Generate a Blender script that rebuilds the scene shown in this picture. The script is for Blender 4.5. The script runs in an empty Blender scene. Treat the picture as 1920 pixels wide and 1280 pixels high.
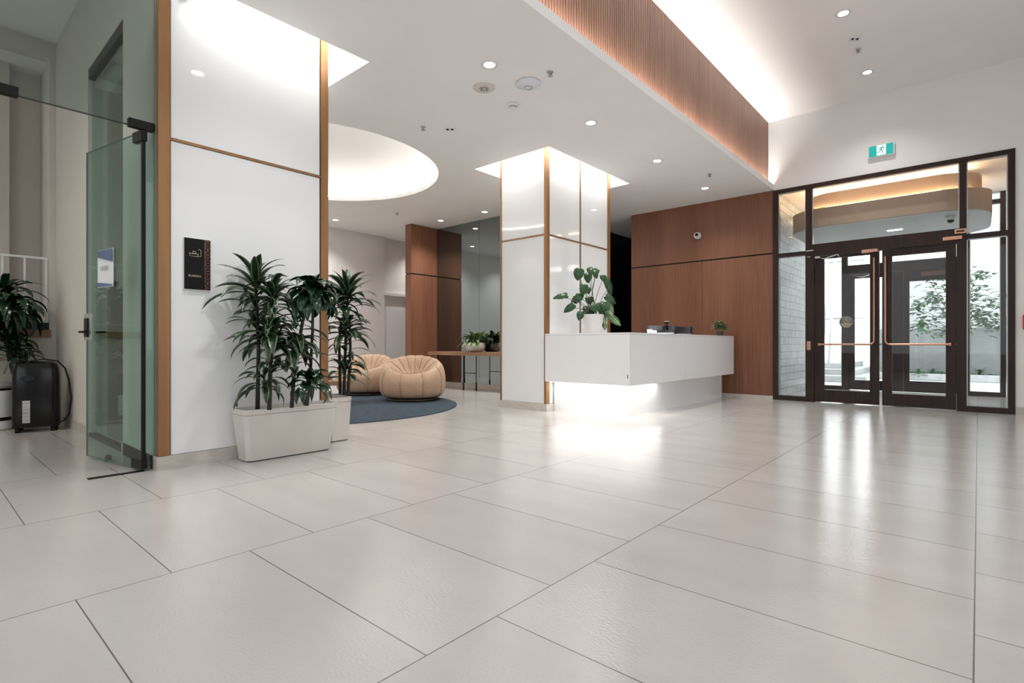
import bpy, bmesh, math, random
from mathutils import Vector, Matrix
random.seed(7)
R = math.radians
SC = bpy.context.scene
COL = SC.collection

# ------------------------------------------------------------------ camera
H = 0.905                       # camera height
F = 1000.0                      # focal length in pixels of the 1920 frame
TH = math.atan(874.5 / 1000)    # heading, to the left of +Y
cam_d = bpy.data.cameras.new('camera'); cam = bpy.data.objects.new('camera', cam_d); COL.objects.link(cam)
cam.location = (0, 0, H); cam.rotation_euler = (R(90), 0, TH)
cam_d.sensor_width = 36; cam_d.lens = F / 1920 * 36; cam_d.shift_y = 6 / 1920
cam_d.clip_start = 0.05; cam_d.clip_end = 300
SC.camera = cam
FW = Vector((-math.sin(TH), math.cos(TH), 0)); RT = Vector((math.cos(TH), math.sin(TH), 0))

def at(px, py, d):
    """place in the room seen at pixel (px, py) at depth d"""
    return FW * d + RT * ((px - 960) / F * d) + Vector((0, 0, H + (646 - py) / F * d))

# ------------------------------------------------------------------ world, exposure, lights
SC.view_settings.view_transform = 'Standard'
try: SC.view_settings.look = 'None'
except Exception: pass
SC.view_settings.exposure = 0.14; SC.view_settings.gamma = 1.0; SC.view_settings.use_curve_mapping = False
w = bpy.data.worlds.new('sky'); SC.world = w; w.use_nodes = True
w.node_tree.nodes['Background'].inputs[0].default_value = (0.93, 0.97, 1.0, 1)
w.node_tree.nodes['Background'].inputs[1].default_value = 3.2
SC.cycles.max_bounces = 9; SC.cycles.diffuse_bounces = 5; SC.cycles.glossy_bounces = 5
SC.cycles.transparent_max_bounces = 16; SC.cycles.caustics_reflective = False; SC.cycles.caustics_refractive = False
SC.cycles.sample_clamp_indirect = 6
SC.cycles.use_denoising = True

def area(name, loc, rot, sx, sy, power, color=(1, 1, 1), spread=180):
    l = bpy.data.lights.new(name, 'AREA'); l.shape = 'RECTANGLE'; l.size = sx; l.size_y = sy
    l.energy = power; l.color = color; l.spread = R(spread)
    o = bpy.data.objects.new(name, l); COL.objects.link(o); o.location = loc; o.rotation_euler = rot
    return o
def spot(name, loc, power, color=(1, .968, .925), angle=125, radius=.045):
    l = bpy.data.lights.new(name, 'SPOT'); l.energy = power; l.color = color; l.spot_size = R(angle)
    l.spot_blend = 1.0; l.shadow_soft_size = radius
    o = bpy.data.objects.new(name, l); COL.objects.link(o); o.location = loc
    return o
WARM = (1, .86, .68); NEU = (1, .965, .92); COOL = (.90, .95, 1)
LOWC, HIC = 3.46, 4.60
# unseen cool area lights added as fill behind and right of the camera
area('added_fill_back', (-1.0, -3.3, 2.3), (R(90), 0, 0), 5.5, 3.4, 70, COOL)
area('added_fill_side', (2.9, 2.5, 2.4), (R(90), 0, R(90)), 7.5, 3.2, 65, COOL)
# fascia cove strip
area('cove_strip', (-2.588, 4.0, 3.495), (R(180), 0, 0), .05, 11.0, 75, NEU, 125)
# column coves
def cove(x0, x1, y0, y1, p):
    z = 3.79
    if y0 > 2: area('column_cove', ((x0+x1)/2, y0, z), (0, 0, 0), x1-x0, .09, p*(x1-x0), NEU)
    area('column_cove', ((x0+x1)/2, y1, z), (0, 0, 0), x1-x0, .09, p*(x1-x0), NEU)
    area('column_cove', (x1, (y0+y1)/2, z), (0, 0, 0), .09, y1-y0, p*(y1-y0), NEU)
    area('column_cove', (x0, (y0+y1)/2, z), (0, 0, 0), .09, y1-y0, p*(y1-y0), NEU)
cove(-5.50, -4.30, 1.42, 2.68, 9)
cove(-5.42, -4.29, 5.61, 7.48, 9)
# under the reception desk
area('desk_underlight', (-3.76, 5.80, .395), (0, 0, 0), 1.2, .05, 3.4, NEU)
area('desk_underlight', (-3.21, 6.25, .395), (0, 0, 0), .05, .95, 2.5, NEU)

# ------------------------------------------------------------------ materials
MATS = {}
def mat(name, color, rough=.5, metal=0, spec=.5, coat=0, emit=None, es=0, trans=0):
    if name in MATS: return MATS[name]
    m = bpy.data.materials.new(name); m.use_nodes = True; b = m.node_tree.nodes['Principled BSDF']
    b.inputs['Base Color'].default_value = (*color, 1); b.inputs['Roughness'].default_value = rough
    b.inputs['Metallic'].default_value = metal; b.inputs['Specular IOR Level'].default_value = spec
    b.inputs['Coat Weight'].default_value = coat; b.inputs['Coat Roughness'].default_value = .05
    b.inputs['Transmission Weight'].default_value = trans
    if emit: b.inputs['Emission Color'].default_value = (*emit, 1); b.inputs['Emission Strength'].default_value = es
    MATS[name] = m; return m
def nd(m, t, **kw):
    n = m.node_tree.nodes.new(t)
    for k, v in kw.items():
        if hasattr(n, k): setattr(n, k, v)
        else: n.inputs[k].default_value = v
    return n
def ln(m, a, b): m.node_tree.links.new(a, b)
def bs(m): return m.node_tree.nodes['Principled BSDF']
def pos(m, scale=(1, 1, 1), loc=(0, 0, 0)):
    g = nd(m, 'ShaderNodeNewGeometry'); mp = nd(m, 'ShaderNodeMapping')
    mp.inputs['Scale'].default_value = scale; mp.inputs['Location'].default_value = loc
    ln(m, g.outputs['Position'], mp.inputs['Vector']); return mp.outputs[0]
def ramp(m, fac, stops):
    r = nd(m, 'ShaderNodeValToRGB'); e = r.color_ramp.elements
    while len(e) < len(stops): e.new(.5)
    for i, (p, c) in enumerate(stops): e[i].position = p; e[i].color = (*c, 1)
    ln(m, fac, r.inputs[0]); return r.outputs[0]
def noisy(m, c1, c2, scale, nscale=1.0, detail=4, bump=0, lo=.35, hi=.65):
    n = nd(m, 'ShaderNodeTexNoise'); n.inputs['Scale'].default_value = nscale; n.inputs['Detail'].default_value = detail
    ln(m, pos(m, scale), n.inputs['Vector'])
    ln(m, ramp(m, n.outputs['Fac'], [(lo, c1), (hi, c2)]), bs(m).inputs['Base Color'])
    if bump:
        b = nd(m, 'ShaderNodeBump'); b.inputs['Strength'].default_value = bump; b.inputs['Distance'].default_value = .002
        ln(m, n.outputs['Fac'], b.inputs['Height']); ln(m, b.outputs[0], bs(m).inputs['Normal'])
    return m
# plaster etc.
PLASTER = noisy(mat('white_plaster', (.8, .8, .79), .85, spec=.2), (.79, .79, .785), (.82, .82, .81), (1, 1, 1), 1.5)
CEIL = noisy(mat('ceiling_paint', (.88, .87, .86), .9, spec=.1), (.875, .865, .85), (.90, .89, .88), (1, 1, 1), 1.2)
GREIGE = noisy(mat('greige_wallcover', (.62, .59, .57), .8, spec=.2), (.70, .67, .655), (.74, .715, .70), (1, 1, 30), 8)
OFFW = noisy(mat('office_wall_paint', (.6, .57, .53), .85, spec=.2), (.62, .58, .53), (.65, .61, .56), (1, 1, 1), 1.2)
STONE = noisy(mat('skirting_stone', (.52, .47, .43), .5), (.48, .44, .40), (.56, .52, .47), (4, 4, 14), 2)
DARKF = noisy(mat('bronze_frame', (.02, .01, .008), .38, 0, .3), (.016, .0065, .0045), (.030, .013, .009), (12, 12, 1), 2)
BRONZE = noisy(mat('brass_trim', (.30, .17, .07), .38, .35), (.27, .135, .055), (.33, .17, .07), (9, 9, .6), 2)
COPPER = mat('copper_pull', (.55, .30, .20), .3, .9)
WHITEGL = mat('white_backpainted_glass', (.80, .81, .82), .05, spec=.5)
LAM = mat('white_desk_laminate', (.80, .81, .82), .22, spec=.4)
BLACK = mat('black_metal', (.005, .005, .005), .4, spec=.25)
BLACKPL = mat('black_glossy_plastic', (.004, .004, .005), .14, spec=.35)
STEEL = mat('brushed_steel', (.45, .45, .44), .35, .9)
CHROME = mat('chrome', (.7, .7, .7), .12, 1)
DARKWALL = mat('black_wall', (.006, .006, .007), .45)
WHITEP = mat('white_plastic', (.78, .78, .77), .4)
GREYP = mat('grey_plastic', (.25, .25, .26), .45)
DARKP = mat('dark_grey_plastic', (.018, .02, .025), .4, spec=.25)
SOIL = noisy(mat('dark_soil', (.02, .015, .01), .95), (.012, .009, .007), (.05, .04, .03), (1, 1, 1), 60, bump=1)
PAPER = mat('paper', (.8, .82, .84), .6)
PAPERB = mat('paper_blue', (.10, .16, .26), .6)
RED = mat('red_plastic', (.5, .03, .02), .4)
LENS = mat('lamp_lens', (1, 1, 1), .5, emit=(1, .97, .93), es=14)
STRIPW = mat('led_strip', (1, 1, 1), .5, emit=(1, .97, .92), es=4)
WARMLENS = mat('warm_led_strip', (1, 1, 1), .5, emit=(1, .74, .48), es=18)
RINGLED = mat('ring_led', (1, 1, 1), .5, emit=(1, .95, .87), es=22)

def wood(name, a, b, rough=.45, groove=0):
    m = mat(name, a, rough, spec=.35)
    n = nd(m, 'ShaderNodeTexNoise'); n.inputs['Scale'].default_value = 1; n.inputs['Detail'].default_value = 6
    ln(m, pos(m, (70, 70, 1.6)), n.inputs['Vector'])
    n2 = nd(m, 'ShaderNodeTexNoise'); n2.inputs['Scale'].default_value = 1; n2.inputs['Detail'].default_value = 3
    ln(m, pos(m, (3.0, 3.0, .12)), n2.inputs['Vector'])
    mx = nd(m, 'ShaderNodeMath', operation='MULTIPLY_ADD'); mx.inputs[1].default_value = .55
    ln(m, n.outputs['Fac'], mx.inputs[0])
    m2 = nd(m, 'ShaderNodeMath', operation='MULTIPLY'); m2.inputs[1].default_value = .45
    ln(m, n2.outputs['Fac'], m2.inputs[0]); ln(m, m2.outputs[0], mx.inputs[2])
    ln(m, ramp(m, mx.outputs[0], [(.34, a), (.62, b)]), bs(m).inputs['Base Color'])
    return m
WOOD = wood('walnut_veneer', (.150, .058, .030), (.245, .105, .060))
WOODSL = wood('walnut_slats', (.19, .095, .060), (.28, .150, .102))
WOODBK = mat('slat_backing', (.09, .045, .028), .8)
OAK = wood('oak', (.24, .13, .065), (.36, .21, .12))
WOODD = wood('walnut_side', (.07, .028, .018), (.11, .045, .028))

def glass(name, tint, refl=.10, rough=0.0, refl_col=(1, 1, 1)):
    m = bpy.data.materials.new(name); m.use_nodes = True; t = m.node_tree; t.nodes.clear()
    o = nd(m, 'ShaderNodeOutputMaterial'); tr = nd(m, 'ShaderNodeBsdfTransparent'); tr.inputs[0].default_value = (*[c**.5 for c in tint], 1)  # a pane is crossed by two faces
    g = nd(m, 'ShaderNodeBsdfGlossy'); g.inputs['Roughness'].default_value = rough; g.inputs[0].default_value = (*refl_col, 1)
    f = nd(m, 'ShaderNodeLayerWeight'); f.inputs[0].default_value = .5
    pw = nd(m, 'ShaderNodeMath', operation='POWER'); pw.inputs[1].default_value = 5; ln(m, f.outputs['Facing'], pw.inputs[0])
    a = nd(m, 'ShaderNodeMath', operation='MULTIPLY_ADD'); a.inputs[1].default_value = .9; a.inputs[2].default_value = refl/2
    ln(m, pw.outputs[0], a.inputs[0])
    mx = nd(m, 'ShaderNodeMixShader'); ln(m, a.outputs[0], mx.inputs[0]); ln(m, tr.outputs[0], mx.inputs[1]); ln(m, g.outputs[0], mx.inputs[2])
    ln(m, mx.outputs[0], o.inputs[0]); return m
GLASS = glass('clear_glass', (.95, .97, .97), .03)
GREENGL = glass('green_tinted_glass', (.60, .77, .73), .06)
TRANSGL = glass('grey_green_glass', (.55, .62, .59), .06)
EDGEGL = mat('glass_edge', (.10, .22, .18), .2)
MIRROR = mat('smoked_mirror', (.30, .34, .345), .02, 1.0)

# floor
FL = mat('floor_porcelain', (.6, .57, .54), .2, spec=.5)
def mk_floor():
    m = FL; b = bs(m)
    g = nd(m, 'ShaderNodeNewGeometry'); s = nd(m, 'ShaderNodeSeparateXYZ'); ln(m, g.outputs['Position'], s.inputs[0])
    c = nd(m, 'ShaderNodeCombineXYZ')
    ay = nd(m, 'ShaderNodeMath', operation='ADD'); ay.inputs[1].default_value = -.105; ln(m, s.outputs[1], ay.inputs[0])
    ax = nd(m, 'ShaderNodeMath', operation='ADD'); ax.inputs[1].default_value = .01; ln(m, s.outputs[0], ax.inputs[0])
    ln(m, ay.outputs[0], c.inputs[0]); ln(m, ax.outputs[0], c.inputs[1])
    br = nd(m, 'ShaderNodeTexBrick'); br.offset = .5; br.offset_frequency = 2; br.squash_frequency = 2; br.squash = 1
    br.inputs['Scale'].default_value = 1; br.inputs['Brick Width'].default_value = .6; br.inputs['Row Height'].default_value = 1.2
    br.inputs['Mortar Size'].default_value = .0022; br.inputs['Mortar Smooth'].default_value = .1; br.inputs['Bias'].default_value = 0
    br.inputs['Color1'].default_value = (.575, .556, .537, 1); br.inputs['Color2'].default_value = (.600, .584, .566, 1)
    br.inputs['Mortar'].default_value = (.17, .14, .12, 1)
    ln(m, c.outputs[0], br.inputs['Vector'])
    n = nd(m, 'ShaderNodeTexNoise'); n.inputs['Scale'].default_value = 1; n.inputs['Detail'].default_value = 5
    ln(m, pos(m, (1.3, 3.5, 1)), n.inputs['Vector'])
    r = ramp(m, n.outputs['Fac'], [(.25, (.90, .89, .885)), (.75, (1, 1, 1))])
    mx = nd(m, 'ShaderNodeMixRGB', blend_type='MULTIPLY'); mx.inputs[0].default_value = 1
    ln(m, br.outputs['Color'], mx.inputs[1]); ln(m, r, mx.inputs[2]); ln(m, mx.outputs[0], b.inputs['Base Color'])
    n2 = nd(m, 'ShaderNodeTexNoise'); n2.inputs['Scale'].default_value = 55; n2.inputs['Detail'].default_value = 3
    ln(m, pos(m, (1, 2.2, 1)), n2.inputs['Vector'])
    bp = nd(m, 'ShaderNodeBump'); bp.inputs['Strength'].default_value = .13; bp.inputs['Distance'].default_value = .01
    ln(m, n2.outputs['Fac'], bp.inputs['Height']); ln(m, bp.outputs[0], b.inputs['Normal'])
    b.inputs['Roughness'].default_value = .10; b.inputs['Specular IOR Level'].default_value = .7
mk_floor()
# tiled vestibule wall
TILE = mat('glazed_tile', (.5, .55, .53), .12)
def mk_tile():
    m = TILE; b = bs(m); g = nd(m, 'ShaderNodeNewGeometry'); s = nd(m, 'ShaderNodeSeparateXYZ'); ln(m, g.outputs['Position'], s.inputs[0])
    c = nd(m, 'ShaderNodeCombineXYZ'); ln(m, s.outputs[1], c.inputs[0]); ln(m, s.outputs[2], c.inputs[1])
    br = nd(m, 'ShaderNodeTexBrick'); br.offset = .5
    br.inputs['Scale'].default_value = 1; br.inputs['Brick Width'].default_value = .10; br.inputs['Row Height'].default_value = .13
    br.inputs['Mortar Size'].default_value = .006; br.inputs['Color1'].default_value = (.50, .55, .54, 1)
    br.inputs['Color2'].default_value = (.66, .70, .69, 1); br.inputs['Mortar'].default_value = (.22, .23, .23, 1)
    ln(m, c.outputs[0], br.inputs['Vector']); ln(m, br.outputs['Color'], b.inputs['Base Color'])
    n = nd(m, 'ShaderNodeTexNoise'); n.inputs['Scale'].default_value = 1; ln(m, pos(m, (30, 30, 7)), n.inputs['Vector'])
    bp = nd(m, 'ShaderNodeBump'); bp.inputs['Strength'].default_value = .8; bp.inputs['Distance'].default_value = .02
    ln(m, n.outputs['Fac'], bp.inputs['Height']); ln(m, bp.outputs[0], b.inputs['Normal'])
mk_tile()
RUG = mat('blue_rug', (.05, .08, .12), .95, spec=.1)
noisy(RUG, (.028, .043, .062), (.085, .108, .135), (6, 60, 1), 1, bump=.8, lo=.3, hi=.7)
LEATHER = noisy(mat('tan_leather', (.6, .4, .28), .5, spec=.35), (.50, .335, .225), (.56, .385, .265), (1, 1, 1), 40, bump=.25)
SEAM = mat('leather_seam', (.20, .12, .08), .7)
PLANTER = noisy(mat('glossy_planter', (.66, .62, .58), .22, spec=.5), (.64, .60, .56), (.68, .645, .605), (1, 1, 1), 4)
STEM = noisy(mat('dracaena_stem', (.03, .03, .02), .6), (.010, .011, .008), (.045, .042, .030), (30, 30, 60), 2)
CONC = noisy(mat('concrete', (.5, .5, .5), .8), (.40, .41, .41), (.52, .53, .53), (1, 1, 1), 5)
GREYWALL = noisy(mat('grey_render', (.36, .38, .38), .9), (.25, .265, .265), (.29, .30, .30), (1, 1, 3), 3)
PAVING = noisy(mat('outdoor_paving', (.75, .75, .75), .8), (.70, .70, .70), (.80, .80, .80), (1, 1, 1), 2)
def leafmat(name, dark, light, stripe, w0, rough=.28):
    m = mat(name, dark, rough, spec=.5); b = bs(m)
    uv = nd(m, 'ShaderNodeTexCoord'); s = nd(m, 'ShaderNodeSeparateXYZ'); ln(m, uv.outputs['UV'], s.inputs[0])
    n = nd(m, 'ShaderNodeTexNoise'); n.inputs['Scale'].default_value = 9; ln(m, pos(m), n.inputs['Vector'])
    base = ramp(m, n.outputs['Fac'], [(.35, dark), (.7, light)])
    # stripe: near |u-.5| = w0
    a = nd(m, 'ShaderNodeMath', operation='SUBTRACT'); a.inputs[1].default_value = .5; ln(m, s.outputs[0], a.inputs[0])
    ab = nd(m, 'ShaderNodeMath', operation='ABSOLUTE'); ln(m, a.outputs[0], ab.inputs[0])
    sp = ramp(m, ab.outputs[0], [(w0 - .05, (0, 0, 0)), (w0, (1, 1, 1)), (w0 + .05, (1, 1, 1)), (w0 + .08, (0, 0, 0))])
    mx = nd(m, 'ShaderNodeMixRGB'); ln(m, sp, mx.inputs[0]); ln(m, base, mx.inputs[1]); mx.inputs[2].default_value = (*stripe, 1)
    ln(m, mx.outputs[0], b.inputs['Base Color']); return m
LEAFD = leafmat('striped_dracaena_leaf', (.006, .022, .011), (.014, .045, .020), (.24, .30, .17), .36)
LEAFG = leafmat('dark_glossy_leaf', (.005, .020, .010), (.013, .045, .020), (.02, .06, .03), .40, .2)
LEAFM = leafmat('monstera_leaf', (.010, .045, .010), (.022, .085, .018), (.03, .10, .03), .02)
LEAFV = leafmat('variegated_leaf', (.03, .10, .03), (.10, .20, .08), (.50, .55, .32), .10, .4)
LEAFT = leafmat('tree_leaf', (.018, .07, .020), (.05, .14, .045), (.09, .20, .07), .04, .45)
PETAL = mat('white_petal', (.75, .72, .58), .6)

# ------------------------------------------------------------------ object helpers
ROOT = {}
def tag(o, label=None, cat=None, group=None, kind=None):
    if label: o['label'] = label
    if cat: o['category'] = cat
    if group: o['group'] = group
    if kind: o['kind'] = kind
    return o
def thing(name, loc=(0, 0, 0), rz=0, label=None, cat=None, group=None, kind=None):
    o = bpy.data.objects.new(name, None); COL.objects.link(o); o.location = loc; o.rotation_euler = (0, 0, rz)
    o.empty_display_size = .1
    ROOT[o] = Matrix.Translation(loc) @ Matrix.Rotation(rz, 4, 'Z')
    return tag(o, label, cat, group, kind)
class MB:
    """collects shapes; build() links them as one mesh object"""
    def __init__(s): s.bm = bmesh.new(); s.uv = s.bm.loops.layers.uv.new('UVMap')
    def box(s, x0, x1, y0, y1, z0, z1, bev=0, M=None):
        r = bmesh.ops.create_cube(s.bm, size=1)
        v = r['verts']
        for q in v: q.co = Vector(((x0+x1)/2 + q.co.x*(x1-x0), (y0+y1)/2 + q.co.y*(y1-y0), (z0+z1)/2 + q.co.z*(z1-z0)))
        if bev:
            e = list({e for q in v for e in q.link_edges})
            rb = bmesh.ops.bevel(s.bm, geom=e, offset=bev, segments=2, affect='EDGES', profile=.5)
            v = list({q for f in rb['faces'] for q in f.verts} | {q for q in v if q.is_valid})
        if M:
            for q in v: q.co = M @ q.co
        return s
    def face(s, pts, uvs=None):
        vs = [s.bm.verts.new(p) for p in pts]; f = s.bm.faces.new(vs)
        if uvs:
            for l, u in zip(f.loops, uvs): l[s.uv].uv = u
        return s
    def grid(s, rows, closed=False, uv=True):
        """rows: list of lists of points"""
        V = [[s.bm.verts.new(p) for p in r] for r in rows]; n = len(rows); k = len(rows[0])
        for i in range(n-1):
            for j in range(k if closed else k-1):
                j2 = (j+1) % k
                try: f = s.bm.faces.new((V[i][j], V[i][j2], V[i+1][j2], V[i+1][j]))
                except ValueError: continue
                us = (j/(k-1), (j+1)/(k-1)); f.smooth = True
                for l, u in zip(f.loops, ((us[0], i/(n-1)), (us[1], i/(n-1)), (us[1], (i+1)/(n-1)), (us[0], (i+1)/(n-1)))): l[s.uv].uv = u
        return V
    def tube(s, pts, r, n=8, caps=True):
        pts = [Vector(p) for p in pts]; rr = r if isinstance(r, (list, tuple)) else [r]*len(pts)
        rows = []; up = None
        for i, p in enumerate(pts):
            t = (pts[min(i+1, len(pts)-1)] - pts[max(i-1, 0)]).normalized()
            if up is None or abs(up.dot(t)) > .95: up = Vector((0, 0, 1)) if abs(t.z) < .9 else Vector((1, 0, 0))
            a = t.cross(up).normalized(); b = a.cross(t).normalized(); up = b
            rows.append([p + (a*math.cos(2*math.pi*j/n) + b*math.sin(2*math.pi*j/n))*rr[i] for j in range(n)])
        V = s.grid(rows, closed=True)
        if caps:
            for row in (V[0][::-1], V[-1]):
                try: s.bm.faces.new(row)
                except ValueError: pass
        return s
    def lathe(s, prof, c=(0, 0, 0), n=32, M=None, capb=True, capt=True):
        c = Vector(c); rows = []
        for r, z in prof:
            row = [Vector((r*math.cos(2*math.pi*j/n), r*math.sin(2*math.pi*j/n), z)) for j in range(n)]
            rows.append([(M @ p if M else p) + c for p in row])
        V = s.grid(rows, closed=True)
        if capb and prof[0][0] > 1e-4:
            s.bm.faces.new(V[0][::-1])
        if capt and prof[-1][0] > 1e-4:
            s.bm.faces.new(V[-1])
        return s
    def prism(s, outline, z0, z1):
        a = [s.bm.verts.new((x, y, z0)) for x, y in outline]; b = [s.bm.verts.new((x, y, z1)) for x, y in outline]
        s.bm.faces.new(a[::-1]); s.bm.faces.new(b)
        for i in range(len(a)):
            j = (i+1) % len(a); s.bm.faces.new((a[i], a[j], b[j], b[i]))
        return s
    def build(s, name, m, parent=None, local=False, label=None, cat=None, group=None, kind=None, smooth=False, fix=True):
        root = parent
        while root is not None and root not in ROOT and root.parent: root = root.parent
        if root in ROOT and not local: s.bm.transform(ROOT[root].inverted())
        if fix:
            bmesh.ops.remove_doubles(s.bm, verts=s.bm.verts, dist=1e-5)
            bmesh.ops.recalc_face_normals(s.bm, faces=s.bm.faces)
        me = bpy.data.meshes.new(name)
        if smooth:
            for f in s.bm.faces: f.smooth = True
        s.bm.to_mesh(me); s.bm.free()
        if smooth == 'auto':
            me.set_sharp_from_angle(angle=R(35))
        for mm in (m if isinstance(m, list) else [m]): me.materials.append(mm)
        o = bpy.data.objects.new(name, me); COL.objects.link(o); o.parent = parent
        return tag(o, label, cat, group, kind)
def box(name, m, x0, x1, y0, y1, z0, z1, parent=None, bev=0, **kw):
    return MB().box(x0, x1, y0, y1, z0, z1, bev).build(name, m, parent, **kw)
def copy_tree(o, parent=None):
    c = o.copy(); COL.objects.link(c)
    if parent: c.parent = parent
    for ch in list(o.children): copy_tree(ch, c)
    return c
def plane_holes(mb, outer, holes, z):
    edges = []
    for loop in [outer] + holes:
        vs = [mb.bm.verts.new((x, y, z)) for x, y in loop]
        for i in range(len(vs)): edges.append(mb.bm.edges.new((vs[i], vs[(i+1) % len(vs)])))
    bmesh.ops.triangle_fill(mb.bm, edges=edges, use_beauty=True)

S = dict(kind='structure')
# ------------------------------------------------------------------ shell
box('floor', FL, -13, 3.2, -3.5, 12.62, -.08, 0, **S)
circ = lambda cx, cy, r, n=72: [(cx + r*math.cos(2*math.pi*i/n), cy + r*math.sin(2*math.pi*i/n)) for i in range(n)]
rect = lambda x0, x1, y0, y1: [(x0, y0), (x1, y0), (x1, y1), (x0, y1)]
C1 = (-5.60, -4.15, 1.12, 2.78); C2 = (-5.52, -4.17, 5.49, 7.60); RC = (-7.22, 3.97, 1.74)
mb = MB()
plane_holes(mb, [(-12.5, 1.33), (-4.38, 1.33), (-4.38, -3.5), (-2.545, -3.5), (-2.545, 9.5), (-5.17, 9.5), (-5.17, 14), (-6.4, 14), (-6.4, 9.5), (-12.5, 9.5)],
            [rect(-5.60, -4.15, 1.40, 2.78), rect(*C2), circ(*RC)], LOWC)
def pocket(mb, loop, z0, z1, zc=None):
    n = len(loop)
    for i in range(n):
        a, b = loop[i], loop[(i+1) % n]
        mb.face([(a[0], a[1], z0), (b[0], b[1], z0), (b[0], b[1], z1), (a[0], a[1], z1)])
    mb.face([(x, y, z1) for x, y in loop])
pocket(mb, rect(-5.60, -4.15, 1.40, 2.78), LOWC, 3.82)
pocket(mb, rect(*C2), LOWC, 3.82)
# fascia lip
mb.box(-2.558, -2.546, -3.5, 9.499, LOWC+.001, 3.55); mb.box(-2.66, -2.559, -3.5, 9.499, 3.466, 3.478)
ceil = mb.build('ceiling', CEIL, fix=False, label='lower white ceiling with lit recesses over desk and lounge', **S)
# round recess: rim, pocket and shallow dome
mb = MB()
rr, N = RC[2], 72
prof = [(rr, LOWC), (rr, 3.52), (rr+.16, 3.52), (rr+.16, 3.60), (rr+.10, 3.70), (rr-.15, 3.84), (rr-.6, 3.92), (0.001, 3.95)]
mb.lathe(prof, (RC[0], RC[1], 0), N, capb=False, capt=False)
mb.build('ceiling', CEIL, fix=False, label='round lit dome recess in the lounge ceiling', **S)
box('ceiling', CEIL, -2.66, 3.2, -3.5, 9.5, HIC, HIC+.05, label='high white ceiling over the entrance hall', **S)
box('ceiling', CEIL, -9.9, -4.50, -3.5, 1.40, 4.5, 4.55, label='high office ceiling behind the glass wall', **S)
# fluted walnut fascia
fa = thing('walnut_fascia', (-2.64, 3, 3.55), kind='structure', label='fluted walnut fascia band between lower and higher ceiling', cat='wall panel')
box('backing', WOODBK, -2.68, -2.655, -3.5, 9.5, 3.5, HIC, fa)
mb = MB(); y = -3.45
while y < 9.48:
    if not (6.60 < y < 6.625): mb.box(-2.656, -2.634, y, min(y+.030, 9.499), 3.49, HIC-.001)
    y += .040
mb.build('slats', WOODSL, fa)
# walls
mb = MB(); mb.box(-2.66, .36, 9.5, 9.66, 3.45, HIC+.05); mb.box(.36, 3.2, 9.5, 9.66, 0, HIC+.05)
mb.build('wall_entrance', PLASTER, **S)
box('wall_right', PLASTER, 3.0, 3.15, -3.5, 9.5, 0, HIC, **S)
box('wall_back', PLASTER, -9, 3.15, -3.65, -3.5, 0, HIC, **S)
box('baseboard_entrance', STONE, .36, 3.0, 9.485, 9.5, 0, .10, **S)
# walnut wall
ww = thing('wall_walnut', (-3.9, 9.5, 0), kind='structure', label='walnut veneer wall behind the reception desk', cat='wall')
box('lower_panel', WOOD, -5.17, -3.757, 9.5, 9.6, .06, 2.405, ww); box('lower_panel', WOOD, -3.75, -2.562, 9.497, 9.6, .06, 2.405, ww)
box('upper_panel', WOOD, -5.17, -2.562, 9.5, 9.6, 2.43, LOWC, ww)
box('seam', BLACK, -5.17, -2.562, 9.515, 9.59, .05, LOWC-.02, ww)
box('baseboard_walnut', STONE, -5.17, -2.562, 9.49, 9.60, 0, .058, **S)
# dark corridor beyond
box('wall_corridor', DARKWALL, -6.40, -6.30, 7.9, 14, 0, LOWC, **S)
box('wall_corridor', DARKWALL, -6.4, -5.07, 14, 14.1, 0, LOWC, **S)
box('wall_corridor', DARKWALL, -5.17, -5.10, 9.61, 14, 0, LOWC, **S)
box('floor', FL, -6.4, -5.1, 12.62, 14, -.08, 0, label='corridor floor beyond the desk', **S)
# lounge walls
box('wall_lounge', GREIGE, -10.75, -10.62, 1.3, 7.55, 0, LOWC, **S)
box('wall_lounge', GREIGE, -10.85, -10.72, 7.55, 9.6, 0, LOWC, label='recessed greige wall behind the walnut fin', **S)
box('trim_1', WHITEP, -10.72, -10.60, 7.55, 9.6, 2.08, 2.14, **S)
box('wall_lounge', LAM, -10.72, -10.66, 7.55, 9.6, 0, 1.82, label='pale glossy lower panel under the ledge', **S)
box('wall_far', GREIGE, -10.9, -9.2, 9.6, 9.7, 0, LOWC, **S)
box('wall_office_back', GREIGE, -10.8, -5.38, 1.33, 1.42, 0, 3.6, label='lounge side of the office wall', **S)
# smoked mirror wall
mw = thing('mirror_wall', (-7.6, 7.80, 0), kind='structure', label='smoked mirror wall behind the console table', cat='mirror')
for x0, x1 in ((-9.01, -7.72), (-7.715, -6.45)):
    box('pane', MIRROR, x0, x1, 7.80, 7.83, .10, LOWC, mw)
box('backing', BLACK, -9.01, -6.3, 7.835, 7.9, 0, LOWC, mw)
box('end_trim', BRONZE, -6.45, -6.30, 7.79, 7.835, .1, LOWC, mw)
box('baseboard_mirror', STONE, -9.01, -6.30, 7.785, 7.834, 0, .10, **S)
# walnut fin
wf = thing('wall_fin', (-9.1, 7.4, 0), kind='structure', label='walnut fin wall standing between lounge and mirror', cat='wall')
box('upper_panel', WOOD, -9.21, -9.012, 7.07, 7.79, 2.42, LOWC, wf, bev=.003)
box('lower_panel', WOOD, -9.21, -9.012, 7.07, 7.79, 0, 2.395, wf, bev=.003)
box('seam', BLACK, -9.20, -9.025, 7.085, 7.79, 2.39, 2.43, wf)
box('wall_fin_return', WOODD, -9.21, -9.012, 7.79, 9.6, 0, LOWC, **S)

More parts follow.
